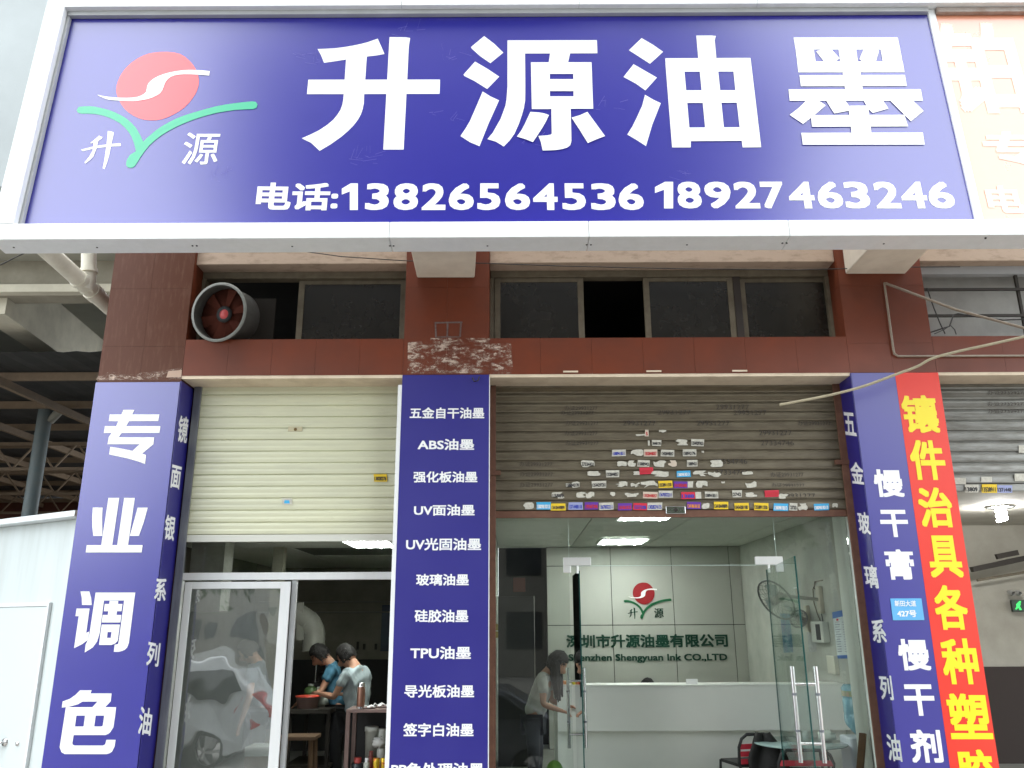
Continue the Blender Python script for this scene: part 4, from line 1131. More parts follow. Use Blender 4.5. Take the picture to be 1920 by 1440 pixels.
MB().lathe(tc_, [(0, .008), (.46, .008), (.466, 0), (.46, -.008), (0, -.008)], 40).build('table_top', mat('glass_top', (.3, .42, .4), .06, ior=1.6), tb)
for k in range(4):
    t = k * math.pi / 2 + .6
    MB().tube([tc_ + Vector((.3 * math.cos(t), .3 * math.sin(t), -.01)), Vector((tc_.x + .36 * math.cos(t), tc_.y + .36 * math.sin(t), 0))], .014, 8).build('leg', BLACK, tb)
tag(MB().lathe(tc_ + Vector((.1, .12, .009)), [(0, 0), (.03, 0), (.036, .09), (.033, .09), (.028, .006), (0, .006)], 16).build('drinking_glass', mat('glass_white', (.6, .65, .62), .1), None, origin=tc_ + Vector((.1, .12, .009))), 'small clear tumbler standing on the round table', 'glass')
tag(MB().ball(tc_ + Vector((.3, .06, .06)), (.09, .07, .05), fn=lambda p, q: q * (1 + .3 * math.sin(9 * p.x + 5 * p.y) * math.cos(7 * p.z))).build('plastic_bag', mat('bag_pale', (.6, .66, .58), .2), None, origin=tc_ + Vector((.3, .06, .01))), 'crumpled clear bag of fruit on the round table edge', 'bag')
def chair(label, cx, cy, zt, w, ang):
    e = empty('chair', (cx, cy, 0), label, 'chair', 'black framed chairs at the round table')
    rt = Matrix.Rotation(ang, 3, 'Z')
    T = lambda x, y, z: Vector((cx, cy, 0)) + rt @ Vector((x, y, z))
    h = w / 2
    MB().tube([T(-h, .02, .44), T(-h - .01, -.02, zt - .12), T(-h + .02, -.03, zt - .04), T(-h + .08, -.03, zt), T(h - .08, -.03, zt), T(h - .02, -.03, zt - .04), T(h + .01, -.02, zt - .12), T(h, .02, .44)], .016, 8).build('back_frame', BLACK, e)
    for k in range(3):
        z = zt - .14 - k * .07
        MB().hexa([T(-h, -.03, z), T(h, -.03, z), T(h, -.024, z), T(-h, -.024, z), T(-h, -.03, z + .05), T(h, -.03, z + .05), T(h, -.024, z + .05), T(-h, -.024, z + .05)]).build('strap', mat('strap_red', (.5, .03, .05), .5), e)
    MB().hexa([T(-h, 0, .43), T(h, 0, .43), T(h, .42, .43), T(-h, .42, .43), T(-h, 0, .46), T(h, 0, .46), T(h, .42, .46), T(-h, .42, .46)]).build('seat', BLACK, e)
    for a in (-1, 1):
        for y in (0, .42):
            MB().tube([T(a * h, y, .45), T(a * (h + .02), y + (.03 if y else -.05), 0)], .014, 8).build('leg', BLACK, e)
    return e
c1 = P(1413, 1376, 1.5)
chair('black framed chair with a black jacket slung over its back', c1.x, 1.5, c1.z, .36, .25)
yc2 = .85
c2 = P(1508, 1406, yc2)
chair('black framed chair with bright red straps, nearest the glass', c2.x, yc2, c2.z, .5, -.05)
J = MB()
jc = c1 + Vector((.07, -.07, 0))
vs, fs = [], []
NJ = 12
for i in range(9):
    v = i / 8
    for j in range(NJ + 1):
        u = j / NJ
        wdt = .06 + .15 * min(1, v * 2.2)
        vs.append(jc + Vector(((u - .5) * 2 * wdt + .05 * v, -.03 * math.sin(u * 9 + v * 3) - .03 * math.sin(v * 3), .02 - v * .5 + .02 * math.sin(u * 7) * v)))
for i in range(8):
    for j in range(NJ):
        k = i * (NJ + 1) + j
        fs.append((k, k + 1, k + NJ + 2, k + NJ + 1))
J.add(vs, fs, True)
jk = J.build('jacket', mat('jacket_black', (.014, .014, .013), .75, bump=.4, bscale=40), None, origin=jc)
sm = jk.modifiers.new('solid', 'SOLIDIFY'); sm.thickness = .02
tag(jk, 'black jacket hanging over the back of the chair by the counter', 'jacket')
# green cactus near the glass
ccp = P(1040, 1445, .95)
cac = empty('potted_cactus', (ccp.x, .95, 0), 'round green cactus peeping up at the end of the counter', 'plant')
MB().ball(ccp, (.075, .075, .09), 20, 10, fn=lambda p, q: q * (1 + .06 * math.cos(10 * math.atan2(p.y, p.x)))).build('stem', mat('cactus_green', (.14, .36, .05), .6, (.3, .45, .1), 30, .5), cac)
MB().lathe((ccp.x, .95, 0), [(0, 0), (.1, 0), (.14, ccp.z - .06), (.12, ccp.z - .06), (.1, ccp.z - .09), (0, ccp.z - .09)], 20).build('pot', mat('terracotta', (.3, .12, .06), .8), cac)
# dark end of the office
XD = XW0 + .25
cab = empty('tall_cabinet', (XD + .25, 4.4, 0), 'tall black cabinet in the dark corner behind the woman', 'cabinet')
cba, cbb = XY(934, 1150, 4.4), XY(1001, 1150, 4.4)
MB().box(cba, cbb, 4.4, 4.9, 0, ZY(1118, 4.4)).build('body', BLACK, cab, bevel=.005)
MB().box(cbb + .001, cbb + .012, 4.39, 4.9, .3, ZY(1118, 4.4)).build('edge_strip', STEEL, cab)
MB().box((cba + cbb) / 2 - .002, (cba + cbb) / 2 + .002, 4.394, 4.3995, .02, ZY(1118, 4.4) - .02).build('door_gap', DARK, cab)
frm = pbox('hung_picture', 962, 1083, 985, 1110, 4.39, .02, mat('picture_maroon', (.08, .02, .012), .6), 'small dark red framed picture above the black cabinet', 'picture')
for yy, t_ in ((1176, 'upper'), (1190, 'lower')):
    pbox('switch_plate', 921, yy - 6, 934, yy + 6, 1.2, .02, mat('plate_gold', (.35, .27, .08), .5), {'upper': 'gold switch plate inside the glass, upper of the pair', 'lower': 'gold switch plate inside the glass, lower of the pair'}[t_], 'switch')

# ================================================================ WORKSHOP (left bay)
XK0, XK1 = xl0 - .1, xm0 + .12
struct('workshop_wall', MB().box(XK0 - .12, XK0, .6, 6.4, -.1, 3.4), ROOML)
struct('workshop_wall', MB().box(XK0, XK1, 6.0, 6.12, 1.33, 3.4), ROOML)
struct('wainscot', MB().box(XK0, XK1, 5.97, 6.1, -.1, 1.328), ROOMD)
AX0, AX1 = XY(330, 1080, YG), xm0 - .005
zt0, zt1 = ZY(1087, YG, 600), ZY(1073, YG, 600)
zh = 2.6
df = empty('door_frame', ((AX0 + AX1) / 2, YG, 0), 'white aluminium door frame with a crossbar under the cream shutter', 'door frame')
MB().box(AX0, AX1, YG - .02, YG + .06, zt0, zt1).build('crossbar', ALU, df, bevel=.004)
MB().box(AX0, AX0 + .07, YG - .018, YG + .058, 0, zt0 - .001).build('jamb', ALU, df, bevel=.004)
MB().box(AX0, AX0 + .05, YG - .018, YG + .058, zt1 + .001, zh + .5).build('jamb', ALU, df, bevel=.004)
MB().box(xl1 + .002, AX0 - .002, YG - .02, YG + .05, -.02, ZB0).build('side_filler', GALV, df)
MB().box(AX0 + .05, AX1, YG + .015, YG + .021, zt1 + .001, zh + .5).build('transom_pane', GLASS, df)
MB().box(AX1 - .03, AX1 + .01, YG - .015, YG + .055, 0, zt0 - .001).build('jamb', ALU, df)
# sliding door leaf
dx0, dx1 = XY(338, 1250, YG), XY(541, 1250, YG)
sl = empty('sliding_door', ((dx0 + dx1) / 2, YG, 0), 'white framed sliding glass door full of street reflections', 'door')
f = MB()
y0, y1 = YG - .045, YG - .022
zt2 = ZY(1091, y0, 430)
wv = .075
dr = XY(547, 1090, y0)
f.box(dx0 - .02, dx0 + .05, y0, y1, .02, zt2).box(dr - wv - .03, dr - .01, y0, y1, .02, zt2)
f.box(dx0 + .05, dr - wv - .03, y0 + .001, y1 - .001, zt2 - .065, zt2).box(dx0 + .05, dr - wv - .03, y0 + .001, y1 - .001, .02, .14)
f.build('frame', ALU, sl, bevel=.004)
MB().box(dx0 + .046, dr - wv - .026, y0 + .008, y0 + .014, .136, zt2 - .06).build('pane', GLASSW, sl)
MB().box(dr - .008, dr + .04, y1 + .02, YG + .05, .02, zt0 - .002).build('rear_stile', ALUD, sl, bevel=.003)
# ceiling hatch, white posts seen in the transom
struct('duct_shaft', MB().box(-2.9, -2.84, 2.6, 3.4, ZC1 + .21, 3.2), ROOML)
for px0, px1, lab in ((362, 420, 'wide'), (437, 446, 'slim')):
    pass
st1 = tag(MB().box(XY(358, 1040, 1.4), XY(421, 1040, 1.4), 1.4, 1.7, 2.0, ZC1 - .001).build('boxed_duct', mat('duct_board', (.4, .4, .36), .7, (.2, .2, .17), 5, .6), None, bevel=.004, origin=(XY(390, 1040, 1.4), 1.4, 2.0)), 'grubby white boxed duct under the workshop ceiling behind the transom', 'duct')
st2 = tag(MB().box(XY(512, 1040, 2.2), XY(531, 1040, 2.2), 2.2, 2.35, .0, ZC1 - .001).build('post', ROOML, None, origin=(XY(520, 1040, 2.2), 2.2, 0)), 'pale square post in the workshop seen through the transom', 'post')
for i, z in enumerate((2.21, 2.05)):
    o = MB().tube([(XK0 + .1, 5.95, z), (XK1 - .02, 5.95, z)], .014, 6).build('conduit', mat('dim_pipe', (.2, .2, .17), .6), None, origin=(XK0 + .1, 5.95, z))
    tag(o, ['thin conduit along the top of the workshop back wall', 'second thin conduit just beneath the first on the back wall'][i], 'pipe', 'conduits on the workshop back wall')
pbox('wall_poster', 713, 1134, 760, 1221, 5.95, .01, mat('poster_darkblue', (.015, .03, .06), .4, (.02, .06, .09), 4, .7), 'dark blue poster on the workshop back wall by the banner', 'poster')
for k, x in enumerate((670, 682, 704)):
    o = pbox('hook', x - 2, 1207 if k else 1203, x + 3, 1218, 5.93, .04, DARK, ['small dark hook on the back wall nearest the man in the white shirt', 'small dark hook in the middle of three on the back wall', 'small dark hook on the back wall nearest the blue poster'][k], 'hook')
    o['group'] = 'hooks on the workshop wall'
# flexible extraction duct
YD = 3.6
dd = empty('extraction_duct', P(575, 1165, YD), 'fat white flexible extraction duct hanging in the workshop doorway', 'duct')
rd = 20 / F * 11.2
pts = [P(552, 1150, YD), P(566, 1158, YD), P(580, 1168, YD), P(588, 1185, YD), P(588, 1225, YD)]
sub = []
for i in range(len(pts) - 1):
    for k in range(8):
        sub.append(pts[i].lerp(pts[i + 1], k / 8))
rs = [rd * (1 + .05 * (k % 2)) for k in range(len(sub))]
MB().tube(sub, rs, 18).build('hose', mat('hose_white', (.3, .3, .26), .5, (.2, .2, .17), 6, .5), dd)
MB().bar(P(563, 1130, YD - .1), P(563, 1200, YD - .1), .09, .05, (0, 1, 0)).build('bracket', mat('hose_white', (.42, .42, .37), .5), dd)
# mixing bench, bucket, jug, machine
YM = 2.3
zb1 = ZY(1330, YM, 580)
bx0, bx1 = XY(535, 1330, YM), XY(620, 1330, YM)
bn = empty('work_bench', ((bx0 + bx1) / 2, YM, 0), 'dark cluttered work bench in front of the two men', 'bench')
MB().box(bx0, bx1, YM, YM + .9, zb1 - .05, zb1).build('top', DARK, bn, bevel=.004)
for x in (bx0 + .03, bx1 - .05):
    for y in (YM + .03, YM + .83):
        MB().box(x, x + .04, y, y + .04, 0, zb1 - .051).build('leg', DARK, bn)
MB().box(bx0, bx1, YM + .1, YM + .8, .3, .33).build('shelf', DARK, bn)
def bucket(name, lab, px, pyb, pyt, r, Y, m, lidm=None, cat='bucket', taper=.88):
    c = P(px, pyb, Y)
    z1 = P(px, pyt, Y).z
    e = empty(name, c, lab, cat)
    h = z1 - c.z
    MB().lathe(c, [(0, 0), (r * taper, 0), (r, h * .93), (r * 1.06, h * .93), (r * 1.06, h), (r * .95, h), (r * .93, h * .9), (0, h * .9)], 22).build('body', m, e)
    if lidm:
        MB().lathe(c, [(r * 1.1, h * .95), (r * 1.1, h * 1.04), (r * .9, h * 1.06), (0, h * 1.06)], 22).build('lid', lidm, e)
    return e
bucket('plastic_bucket', 'pinkish bucket with a red lid on the work bench', 576, 1328, 1305, .13, YM + .15, mat('pink_plastic', (.45, .3, .28), .4), mat('lid_red', (.6, .06, .03), .4))
def bottle(name, lab, px, pyb, pyt, r, Y, m, capm, cat='bottle', sh=.62):
    c = P(px, pyb, Y); h = P(px, pyt, Y).z - c.z
    e = empty(name, c, lab, cat)
    MB().lathe(c, [(0, 0), (r, 0), (r, h * sh), (r * .8, h * (sh + .1)), (r * .4, h * (sh + .2)), (r * .38, h * .9)], 18).build('body', m, e)
    MB().lathe(c, [(r * .45, h * .86), (r * .45, h), (0, h)], 14).build('cap', capm, e)
    return e
PLW = mat('plastic_milky', (.5, .52, .46), .35)
bottle('solvent_jug', 'milky plastic jug on the bench beside the pink bucket', 601, 1322, 1288, .12, YM + .4, PLW, PLW, 'jug')
bottle('green_bottle', 'greenish bottle behind the pink bucket', 582, 1308, 1282, .08, YM + .6, mat('bottle_green', (.08, .14, .05), .2), PLW)
mc = empty('stirring_machine', P(598, 1330, YM + .3), 'black stirring machine standing on the bench behind the jug', 'machine')
a = P(585, 1320, YM + .75); c = P(612, 1262, YM + .75)
MB().box(a.x, c.x, YM + .6, YM + .85, zb1, c.z - .1).build('housing', BLACK, mc, bevel=.02)
MB().tube([(a.x + .06, YM + .6, c.z - .1), (a.x + .06, YM + .6, c.z + .15)], .012, 8).build('column', STEEL, mc)
MB().box(a.x + .1, c.x, YM + .55, YM + .7, c.z - .098, c.z + .02).build('motor', BLACK, mc, bevel=.02)
sto = empty('wooden_stool', P(555, 1395, 1.5), 'small wooden stool under the bench', 'stool')
sc_ = P(560, 1385, 1.5)
MB().box(sc_.x - .2, sc_.x + .2, 1.35, 1.65, sc_.z, sc_.z + .035).build('seat', mat('stool_wood', (.13, .075, .04), .7), sto, bevel=.005)
for i in (-1, 1):
    for j in (-1, 1):
        MB().bar((sc_.x + i * .15, 1.5 + j * .1, sc_.z), (sc_.x + i * .18, 1.5 + j * .13, 0), .035, .035).build('leg', mat('stool_wood', (.13, .075, .04), .7), sto)
# crate and boxes behind the sliding door
st = empty('box_stack', P(480, 1425, 1.3), 'wooden crate with a white folded sheet behind the sliding door', 'crate')
a = P(452, 1500, 1.3); c = P(515, 1418, 1.3)
MB().box(a.x, c.x, 1.3, 1.7, 0, c.z).build('crate', mat('stool_wood', (.13, .075, .04), .7), st, bevel=.004)
MB().box(a.x, c.x + .03, 1.28, 1.6, c.z + .001, c.z + .09).build('sheet_pile', mat('sheet_white', (.5, .53, .52), .6), st, bevel=.01)

# ---- shelf rack by the doorway with its things
YR = .95
rk0 = P(653, 1332, YR)
ztp = ZY(1330, YR, 690)
rx1 = xm0 + .1
rk = empty('shelf_rack', ((rk0.x + rx1) / 2, YR, 0), 'pinkish metal shelf rack just inside the workshop door', 'rack')
RK = mat('rack_pink', (.24, .16, .14), .6, (.15, .1, .09), 8, .5)
MB().box(rk0.x - .02, rx1, YR - .01, YR + .4, ztp - .03, ztp).build('top_shelf', RK, rk, bevel=.003)
for y in (YR, YR + .36):
    MB().box(rk0.x - .02, rk0.x + .02, y, y + .035, 0, ztp - .031).build('post', RK, rk)
zsh = .42
MB().box(rk0.x - .018, rx1, YR, YR + .4, zsh - .03, zsh).build('shelf', RK, rk)
MB().box(rk0.x + .025, rx1, YR + .38, YR + .39, 0.0, ztp - .032).build('back_sheet', BLACK, rk)
def onshelf(Z, px, Y):      # shelf point under a pixel column
    return Vector((XY(px, 1400, Y), Y, Z))
# thermos on the top
c = Vector((XY(676, 1328, YR + .06), YR + .06, ztp))
hT = ZY(1280, YR + .06, 676) - ztp
th_ = empty('thermos_flask', c, 'copper coloured thermos flask standing on top of the rack', 'flask')
MB().lathe(c, [(0, 0), (.038, 0), (.04, .02), (.04, hT * .82), (.036, hT * .84)], 24).build('body', mat('copper_wrap', (.28, .14, .09), .35, (.2, .09, .06), 20, .5, metal=.4), th_)
MB().lathe(c, [(.0405, 0), (.0405, .022)], 24).build('base_ring', STEEL, th_)
MB().lathe(c, [(.037, hT * .8), (.037, hT * .9), (.033, hT * .92), (.033, hT * .985), (.028, hT), (0, hT)], 24).build('cap', STEEL, th_)
def papers(lab, px0, px1, py, Y, th, m=WHITE):
    a, c = PZ(px0, py, ztp), PZ(px1, py, ztp)
    x0, x1 = XY(px0, py, Y), XY(px1, py, Y)
    mb = MB()
    vs, fs = [], []
    for i in range(7):
        for j in range(4):
            vs.append((x0 + (x1 - x0) * i / 6, Y + .14 * j / 3, ztp + .004 + th * (.6 + .4 * math.sin(i * 1.7 + j))))
    for i in range(6):
        for j in range(3):
            fs.append((i * 4 + j, i * 4 + j + 1, i * 4 + j + 5, i * 4 + j + 4))
    mb.add(vs, fs, True)
    o = mb.build('crumpled_paper', m, None, origin=(x0, Y, ztp))
    s_ = o.modifiers.new('solid', 'SOLIDIFY'); s_.thickness = .006
    tag(o, lab, 'paper')
papers('flat plate of white papers on the rack beside the thermos', 682, 702, 1324, YR + .04, .02)
papers('thicker fold of white paper next to the banner on the rack top', 700, 724, 1322, YR + .12, .035)
# lower shelf things (zsh is below the frame; they rise into it)
def rz(py, Y, px): return ZY(py, Y, px)
def canlike(name, lab, px, pyt, r, Y, m, capm=None, cat='can', cap_h=.03, prof=None):
    z1 = rz(pyt, Y, px)
    c = Vector((XY(px, pyt, Y), Y, zsh))
    e = empty(name, c, lab, cat)
    h = z1 - zsh - (cap_h if capm else 0)
    MB().lathe(c, prof(h) if prof else [(0, 0), (r, 0), (r, h - .006), (r * .9, h), (0, h)], 20).build('body', m, e)
    if capm:
        MB().lathe(c, [(r * .62, h - .002), (r * .62, h + cap_h), (0, h + cap_h)], 16).build('cap', capm, e)
    return e
canlike('white_tub', 'tall white plastic tub at the back of the rack', 697, 1362, .065, YR + .26, mat('tub_white', (.62, .64, .58), .4), prof=lambda h: [(0, 0), (.05, 0), (.062, h * .9), (.068, h * .9), (.07, h), (0, h)], cat='tub')
canlike('white_carton', 'white carton half hidden by the banner edge on the rack', 716, 1366, .05, YR + .3, mat('tub_white', (.62, .64, .58), .4), cat='carton')
canlike('black_pot', 'dark pot with a red lid on the rack', 671, 1420, .06, YR + .1, mat('pot_black', (.03, .035, .04), .3), mat('lid_red2', (.45, .06, .05), .5), 'pot', .05)
canlike('spray_bottle', 'little milky bottle standing in front of the white tub', 688, 1421, .03, YR + .03, PLW, WHITE, 'bottle', .04)
canlike('maroon_bottle', 'maroon bottle between the white tub and the gold can', 696, 1408, .03, YR + .15, mat('maroon_plastic', (.2, .04, .03), .4), mat('maroon_plastic', (.2, .04, .03), .4), 'bottle', .05)
canlike('drink_can', 'gold drink can with red print nearer the white tub', 706, 1421, .033, YR + .04, mat('can_gold', (.75, .5, .04), .25, (.5, .03, .02), 22, .9, metal=.5, thr=(.55, .6)), cat='can')
canlike('drink_can', 'gold drink can cut off by the banner edge', 720, 1421, .033, YR + .06, mat('can_gold', (.75, .5, .04), .25), cat='can')
o = MB().ball(Vector((XY(712, 1385, YR + .18), YR + .18, rz(1392, YR + .18, 712))), (.07, .06, .05), 20, 12, fn=lambda p, q: q * (1 + .25 * math.sin(11 * p.x + 3) * math.cos(9 * p.z + 5 * p.y))).build('plastic_bag', mat('bag_grey', (.55, .55, .52), .25), None, origin=Vector((XY(712, 1385, YR + .18), YR + .18, rz(1400, YR + .18, 712))))
tag(o, 'crumpled pale plastic bag over the carton on the rack', 'bag')
canlike('clear_jar', 'shiny clear jar under the plastic bag on the rack', 715, 1402, .045, YR + .2, mat('jar_grey', (.4, .4, .36), .15), cat='jar')

# ================================================================ PEOPLE
def skin(verts, edges, name, m, parent, sub=2, root=0):
    me = bpy.data.meshes.new('tmp')
    me.from_pydata([v[0] for v in verts], edges, [])
    o = link(bpy.data.objects.new('tmp', me))
    md = o.modifiers.new('skin', 'SKIN')
    md.use_smooth_shade = True
    sb = o.modifiers.new('sub', 'SUBSURF'); sb.levels = sub
    for i, v in enumerate(verts):
        r_ = v[1] if isinstance(v[1], tuple) else (v[1], v[1])
        me.skin_vertices[0].data[i].radius = r_
        me.skin_vertices[0].data[i].use_root = (i == root)
    dg = bpy.context.evaluated_depsgraph_get()
    dg.update()
    m2 = bpy.data.meshes.new_from_object(o.evaluated_get(dg))
    bpy.data.objects.remove(o); bpy.data.meshes.remove(me)
    return m2
def mesh_join(ms):
    bm = bmesh.new()
    for m in ms: bm.from_mesh(m)
    me = bpy.data.meshes.new('j'); bm.to_mesh(me); bm.free()
    for p in me.polygons: p.use_smooth = True
    return me
def person(label, base, face, lean, neck_bend, shirt, trousers, hairlen, arm_r, arm_l, H=1.68, slim=1.0, sleeve=.5, hair_m=None, lateral=0):
    """base on the floor; face = heading (radians, 0 looks to +X); lean = forward bend of the trunk; arms = (elbow, hand) offsets in body axes (fwd, side, up) from the shoulder"""
    e = empty('person', base, label, 'person')
    fw_ = Vector((math.cos(face), math.sin(face), 0)); sd = Vector((-math.sin(face), math.cos(face), 0)); up = Vector((0, 0, 1))
    k = H / 1.7
    tr = (up * math.cos(lean) + fw_ * math.sin(lean)).normalized()
    tf = (fw_ * math.cos(lean) - up * math.sin(lean)).normalized()
    B = Vector(base)
    pel = B + up * .93 * k
    waist = pel + tr * .14 * k
    chest = pel + tr * .36 * k
    neck0 = pel + tr * .5 * k
    nd = (tr * math.cos(neck_bend) + tf * math.sin(neck_bend)).normalized()
    nf = (tf * math.cos(neck_bend) - tr * math.sin(neck_bend)).normalized()
    neck1 = neck0 + nd * .06 * k
    hc = neck1 + nd * .11 * k + nf * .02
    V, E_ = [], []
    def add(p, r, par=None):
        V.append((p, r))
        if par is not None: E_.append((par, len(V) - 1))
        return len(V) - 1
    i_pel = add(pel, (.135 * k * slim, .115 * k))
    i_w = add(waist, (.125 * k * slim, .1 * k), i_pel)
    i_c = add(chest, (.15 * k * slim, .115 * k), i_w)
    i_n = add(neck0, (.075 * k, .07 * k), i_c)
    i_n1 = add(neck1, (.058 * k, .062 * k), i_n)
    i_h0 = add(neck1 + nd * .05, (.06, .068), i_n1)
    shirtV, shirtE = [], []
    arms = []
    for sg, a in ((1, arm_l), (-1, arm_r)):
        sh = neck0 - tr * .05 * k + sd * sg * .175 * k * slim
        el = sh + (tf * a[0][0] + sd * sg * a[0][1] + tr * a[0][2]) * k
        ha = el + (tf * a[1][0] + sd * sg * a[1][1] + tr * a[1][2]) * k
        i_s = add(sh, .052 * k, i_c)
        i_m = add(sh.lerp(el, .5), .046 * k, i_s)
        i_e = add(el, .038 * k, i_m)
        i_f = add(el.lerp(ha, .4), .037 * k, i_e)
        i_wr = add(ha, .025 * k, i_f)
        d = (ha - el).normalized()
        i_p = add(ha + d * .07 * k, (.036 * k, .018 * k), i_wr)
        for j in range(4):
            o_ = (j - 1.5) * .02 * k
            q = ha + d * .085 * k + tf * 0 + sd * o_
            i_a = add(q, .009 * k, i_p)
            i_b = add(q + d * (.035 + .005 * (j in (1, 2))) * k - tr * .01, .0085 * k, i_a)
            add(q + d * .055 * k - tr * .03, .007 * k, i_b)
        i_t = add(ha + d * .03 * k - sd * sg * .03 * k, .01 * k, i_wr)
        add(ha + d * .06 * k - sd * sg * .045 * k, .009 * k, i_t)
        arms.append((sh, el, ha))
    for sg in (1, -1):
        hp = pel + sd * sg * .085 * k - up * .05 * k
        kn = B + sd * sg * .1 * k + up * .48 * k + fw_ * .02
        an = B + sd * sg * .1 * k + up * .09 * k - fw_ * .02
        i1 = add(hp, .085 * k, i_pel)
        i2 = add(kn, .058 * k, i1)
        i3 = add(an, .038 * k, i2)
        i4 = add(an + fw_ * .06 - up * .05, .035, i3)
        add(an + fw_ * .17 - up * .055, .03, i4)
    body = skin(V, E_, 'body', SKIN, e)
    # head on the neck: skull, brow, nose, chin, ears
    def hf(p, q):
        f_ = p.x
        w = p.z
        r_ = q.copy()
        if w < 0: r_.y *= 1 - .28 * (-w); r_.x *= 1 - .1 * (-w)
        if f_ > .85 and abs(p.y) < .35 and -.25 < w < .12: r_.x += .028
        if f_ > .7 and w < -.6: r_.x += .012
        if f_ > .7 and .02 < w < .3 and abs(p.y) > .2: r_.x -= .009
        return r_
    hm = MB().ball((0, 0, 0), (.098, .078, .122), 24, 16, fn=hf)
    for sg in (1, -1):
        hm.ball((-.005, sg * .078, -.012), (.02, .009, .032), 8, 6)
    rm = Matrix((nf, sd, nd)).transposed()
    hm.v = [hc + rm @ (v * 1.06) for v in hm.v]
    hme = bpy.data.meshes.new('h'); hme.from_pydata([v for v in hm.v], [], hm.f)
    bj = mesh_join([body, hme])
    bj.transform(Matrix.Translation(-B))
    bj.materials.clear(); bj.materials.append(SKIN)
    bo = link(bpy.data.objects.new('body', bj)); bo.parent = e
    ey = MB()
    for sg in (1, -1):
        ey.ball(hc + rm @ Vector((.084, sg * .03, .012)), .011, 8, 6)
    ey.build('eyes', BLACK, e)
    # hair
    def hrf(p, q):
        r_ = q.copy()
        if p.x > .45 and p.z < .35: r_.x *= .72; r_.z = max(r_.z, .035)
        if hairlen < .1 and p.z < -.62: r_ *= .86
        n_ = .045 * math.sin(13 * p.x + 7 * p.z + base[0]) * math.cos(11 * p.y + 9 * p.z) + .03 * math.sin(31 * p.x + 23 * p.y + 19 * p.z)
        return r_ * (1.09 + n_)
    hh = MB().ball((-.012, 0, .018), (.104, .089, .125), 28, 18, fn=hrf)
    hh.v = [hc + rm @ v for v in hh.v]
    hh.build('hair', HAIR, e)
    tf_ = MB()
    rr_ = random.Random(int(base[0] * 50))
    for j in range(420):
        a_, z_ = rr_.uniform(-2.6, 2.6) + math.pi, rr_.uniform(-.55, 1)
        q_ = math.sqrt(1 - z_ * z_)
        n0 = Vector((q_ * math.cos(a_), q_ * math.sin(a_), z_))
        if n0.x > .5 and z_ < .3: continue
        s0 = Vector((n0.x * .108 - .012, n0.y * .094, n0.z * .13 + .018))
        dr = (n0 * .55 + Vector((rr_.gauss(.15, .5), rr_.gauss(0, .5), -.75 - .4 * (1 - z_)))).normalized()
        sdv = dr.cross(n0).normalized() * .006
        ln = rr_.uniform(.025, .055)
        tf_.add([hc + rm @ (s0 - sdv), hc + rm @ (s0 + sdv), hc + rm @ (s0 + dr * ln)], [(0, 1, 2)])
    o_ = tf_.build('hair_tufts', HAIR, e); o_['kind'] = 'stuff'
    if hairlen > .1:
        lk = MB()
        for j in range(26):
            t = -1.9 + j / 25 * 3.8
            a0 = rm @ Vector((-.02 - .07 * math.cos(t), .082 * math.sin(t), .03)) + hc
            wob = random.uniform(-.012, .012)
            drop = hairlen * random.uniform(.85, 1.05)
            p1 = a0 + Vector((0, 0, -drop * .45)) - fw_ * .0 + sd * (math.sin(t) * .012 + wob)
            p2 = a0 + Vector((0, 0, -drop)) + sd * wob * 2 + fw_ * .02
            lk.tube([a0, p1, p2], [.03, .028, .006], 7)
        o_ = lk.build('long_hair', HAIR, e); o_['kind'] = 'stuff'
    # clothes follow the body
    CV, CE = [], []
    def ca(p, r, par=None):
        CV.append((p, r))
        if par is not None: CE.append((par, len(CV) - 1))
        return len(CV) - 1
    g = .016
    c0 = ca(pel - tr * .04, (.15 * k * slim + g, .125 * k + g))
    c1_ = ca(waist, (.138 * k * slim + g, .108 * k + g), c0)
    c2_ = ca(chest, (.158 * k * slim + g, .122 * k + g), c1_)
    c3_ = ca(neck0 - tr * .02, (.1 * k, .085 * k), c2_)
    ca(neck0 + nd * .025, (.07 * k, .07 * k), c3_)
    for (sh, el, ha), sg in zip(arms, (1, -1)):
        s1 = ca(sh, .064 * k + g * .4, c2_)
        s2 = ca(sh.lerp(el, sleeve * .6), .06 * k + g * .5, s1)
        ca(sh.lerp(el, sleeve * 1.25), .058 * k + g * .5, s2)
    sm_ = skin(CV, CE, 'shirt', shirt, e, sub=3)
    ph_ = base[0] * 7
    for v_ in sm_.vertices:
        p_ = v_.co
        w_ = math.sin(p_.z * 34 + 9 * math.sin(p_.x * 9 + ph_) + 5 * p_.y) * .006 + math.sin(p_.z * 61 + p_.x * 37 + 6 * math.sin(p_.y * 17)) * .0035
        v_.co = p_ + v_.normal * w_
    sm_.transform(Matrix.Translation(-B)); sm_.materials.clear(); sm_.materials.append(shirt)
    so3 = link(bpy.data.objects.new('shirt', sm_)); so3.parent = e
    CV.clear(); CE.clear()
    t0 = ca(pel - tr * .02, (.142 * k * slim + .008, .12 * k + .008))
    for sg in (1, -1):
        a1 = ca(pel + sd * sg * .085 * k - up * .06 * k, .1 * k, t0)
        a2 = ca(B + sd * sg * .1 * k + up * .48 * k + fw_ * .02, .075 * k, a1)
        ca(B + sd * sg * .1 * k + up * .1 * k - fw_ * .02, .065 * k, a2)
    tm = skin(CV, CE, 'trousers', trousers, e)
    tm.transform(Matrix.Translation(-B)); tm.materials.clear(); tm.materials.append(trousers)
    to = link(bpy.data.objects.new('trousers', tm)); to.parent = e
    return e, hc, arms
SH1 = mat('shirt_pale', (.36, .42, .44), .8, (.26, .32, .34), 9, .6, bump=.4, bscale=18)
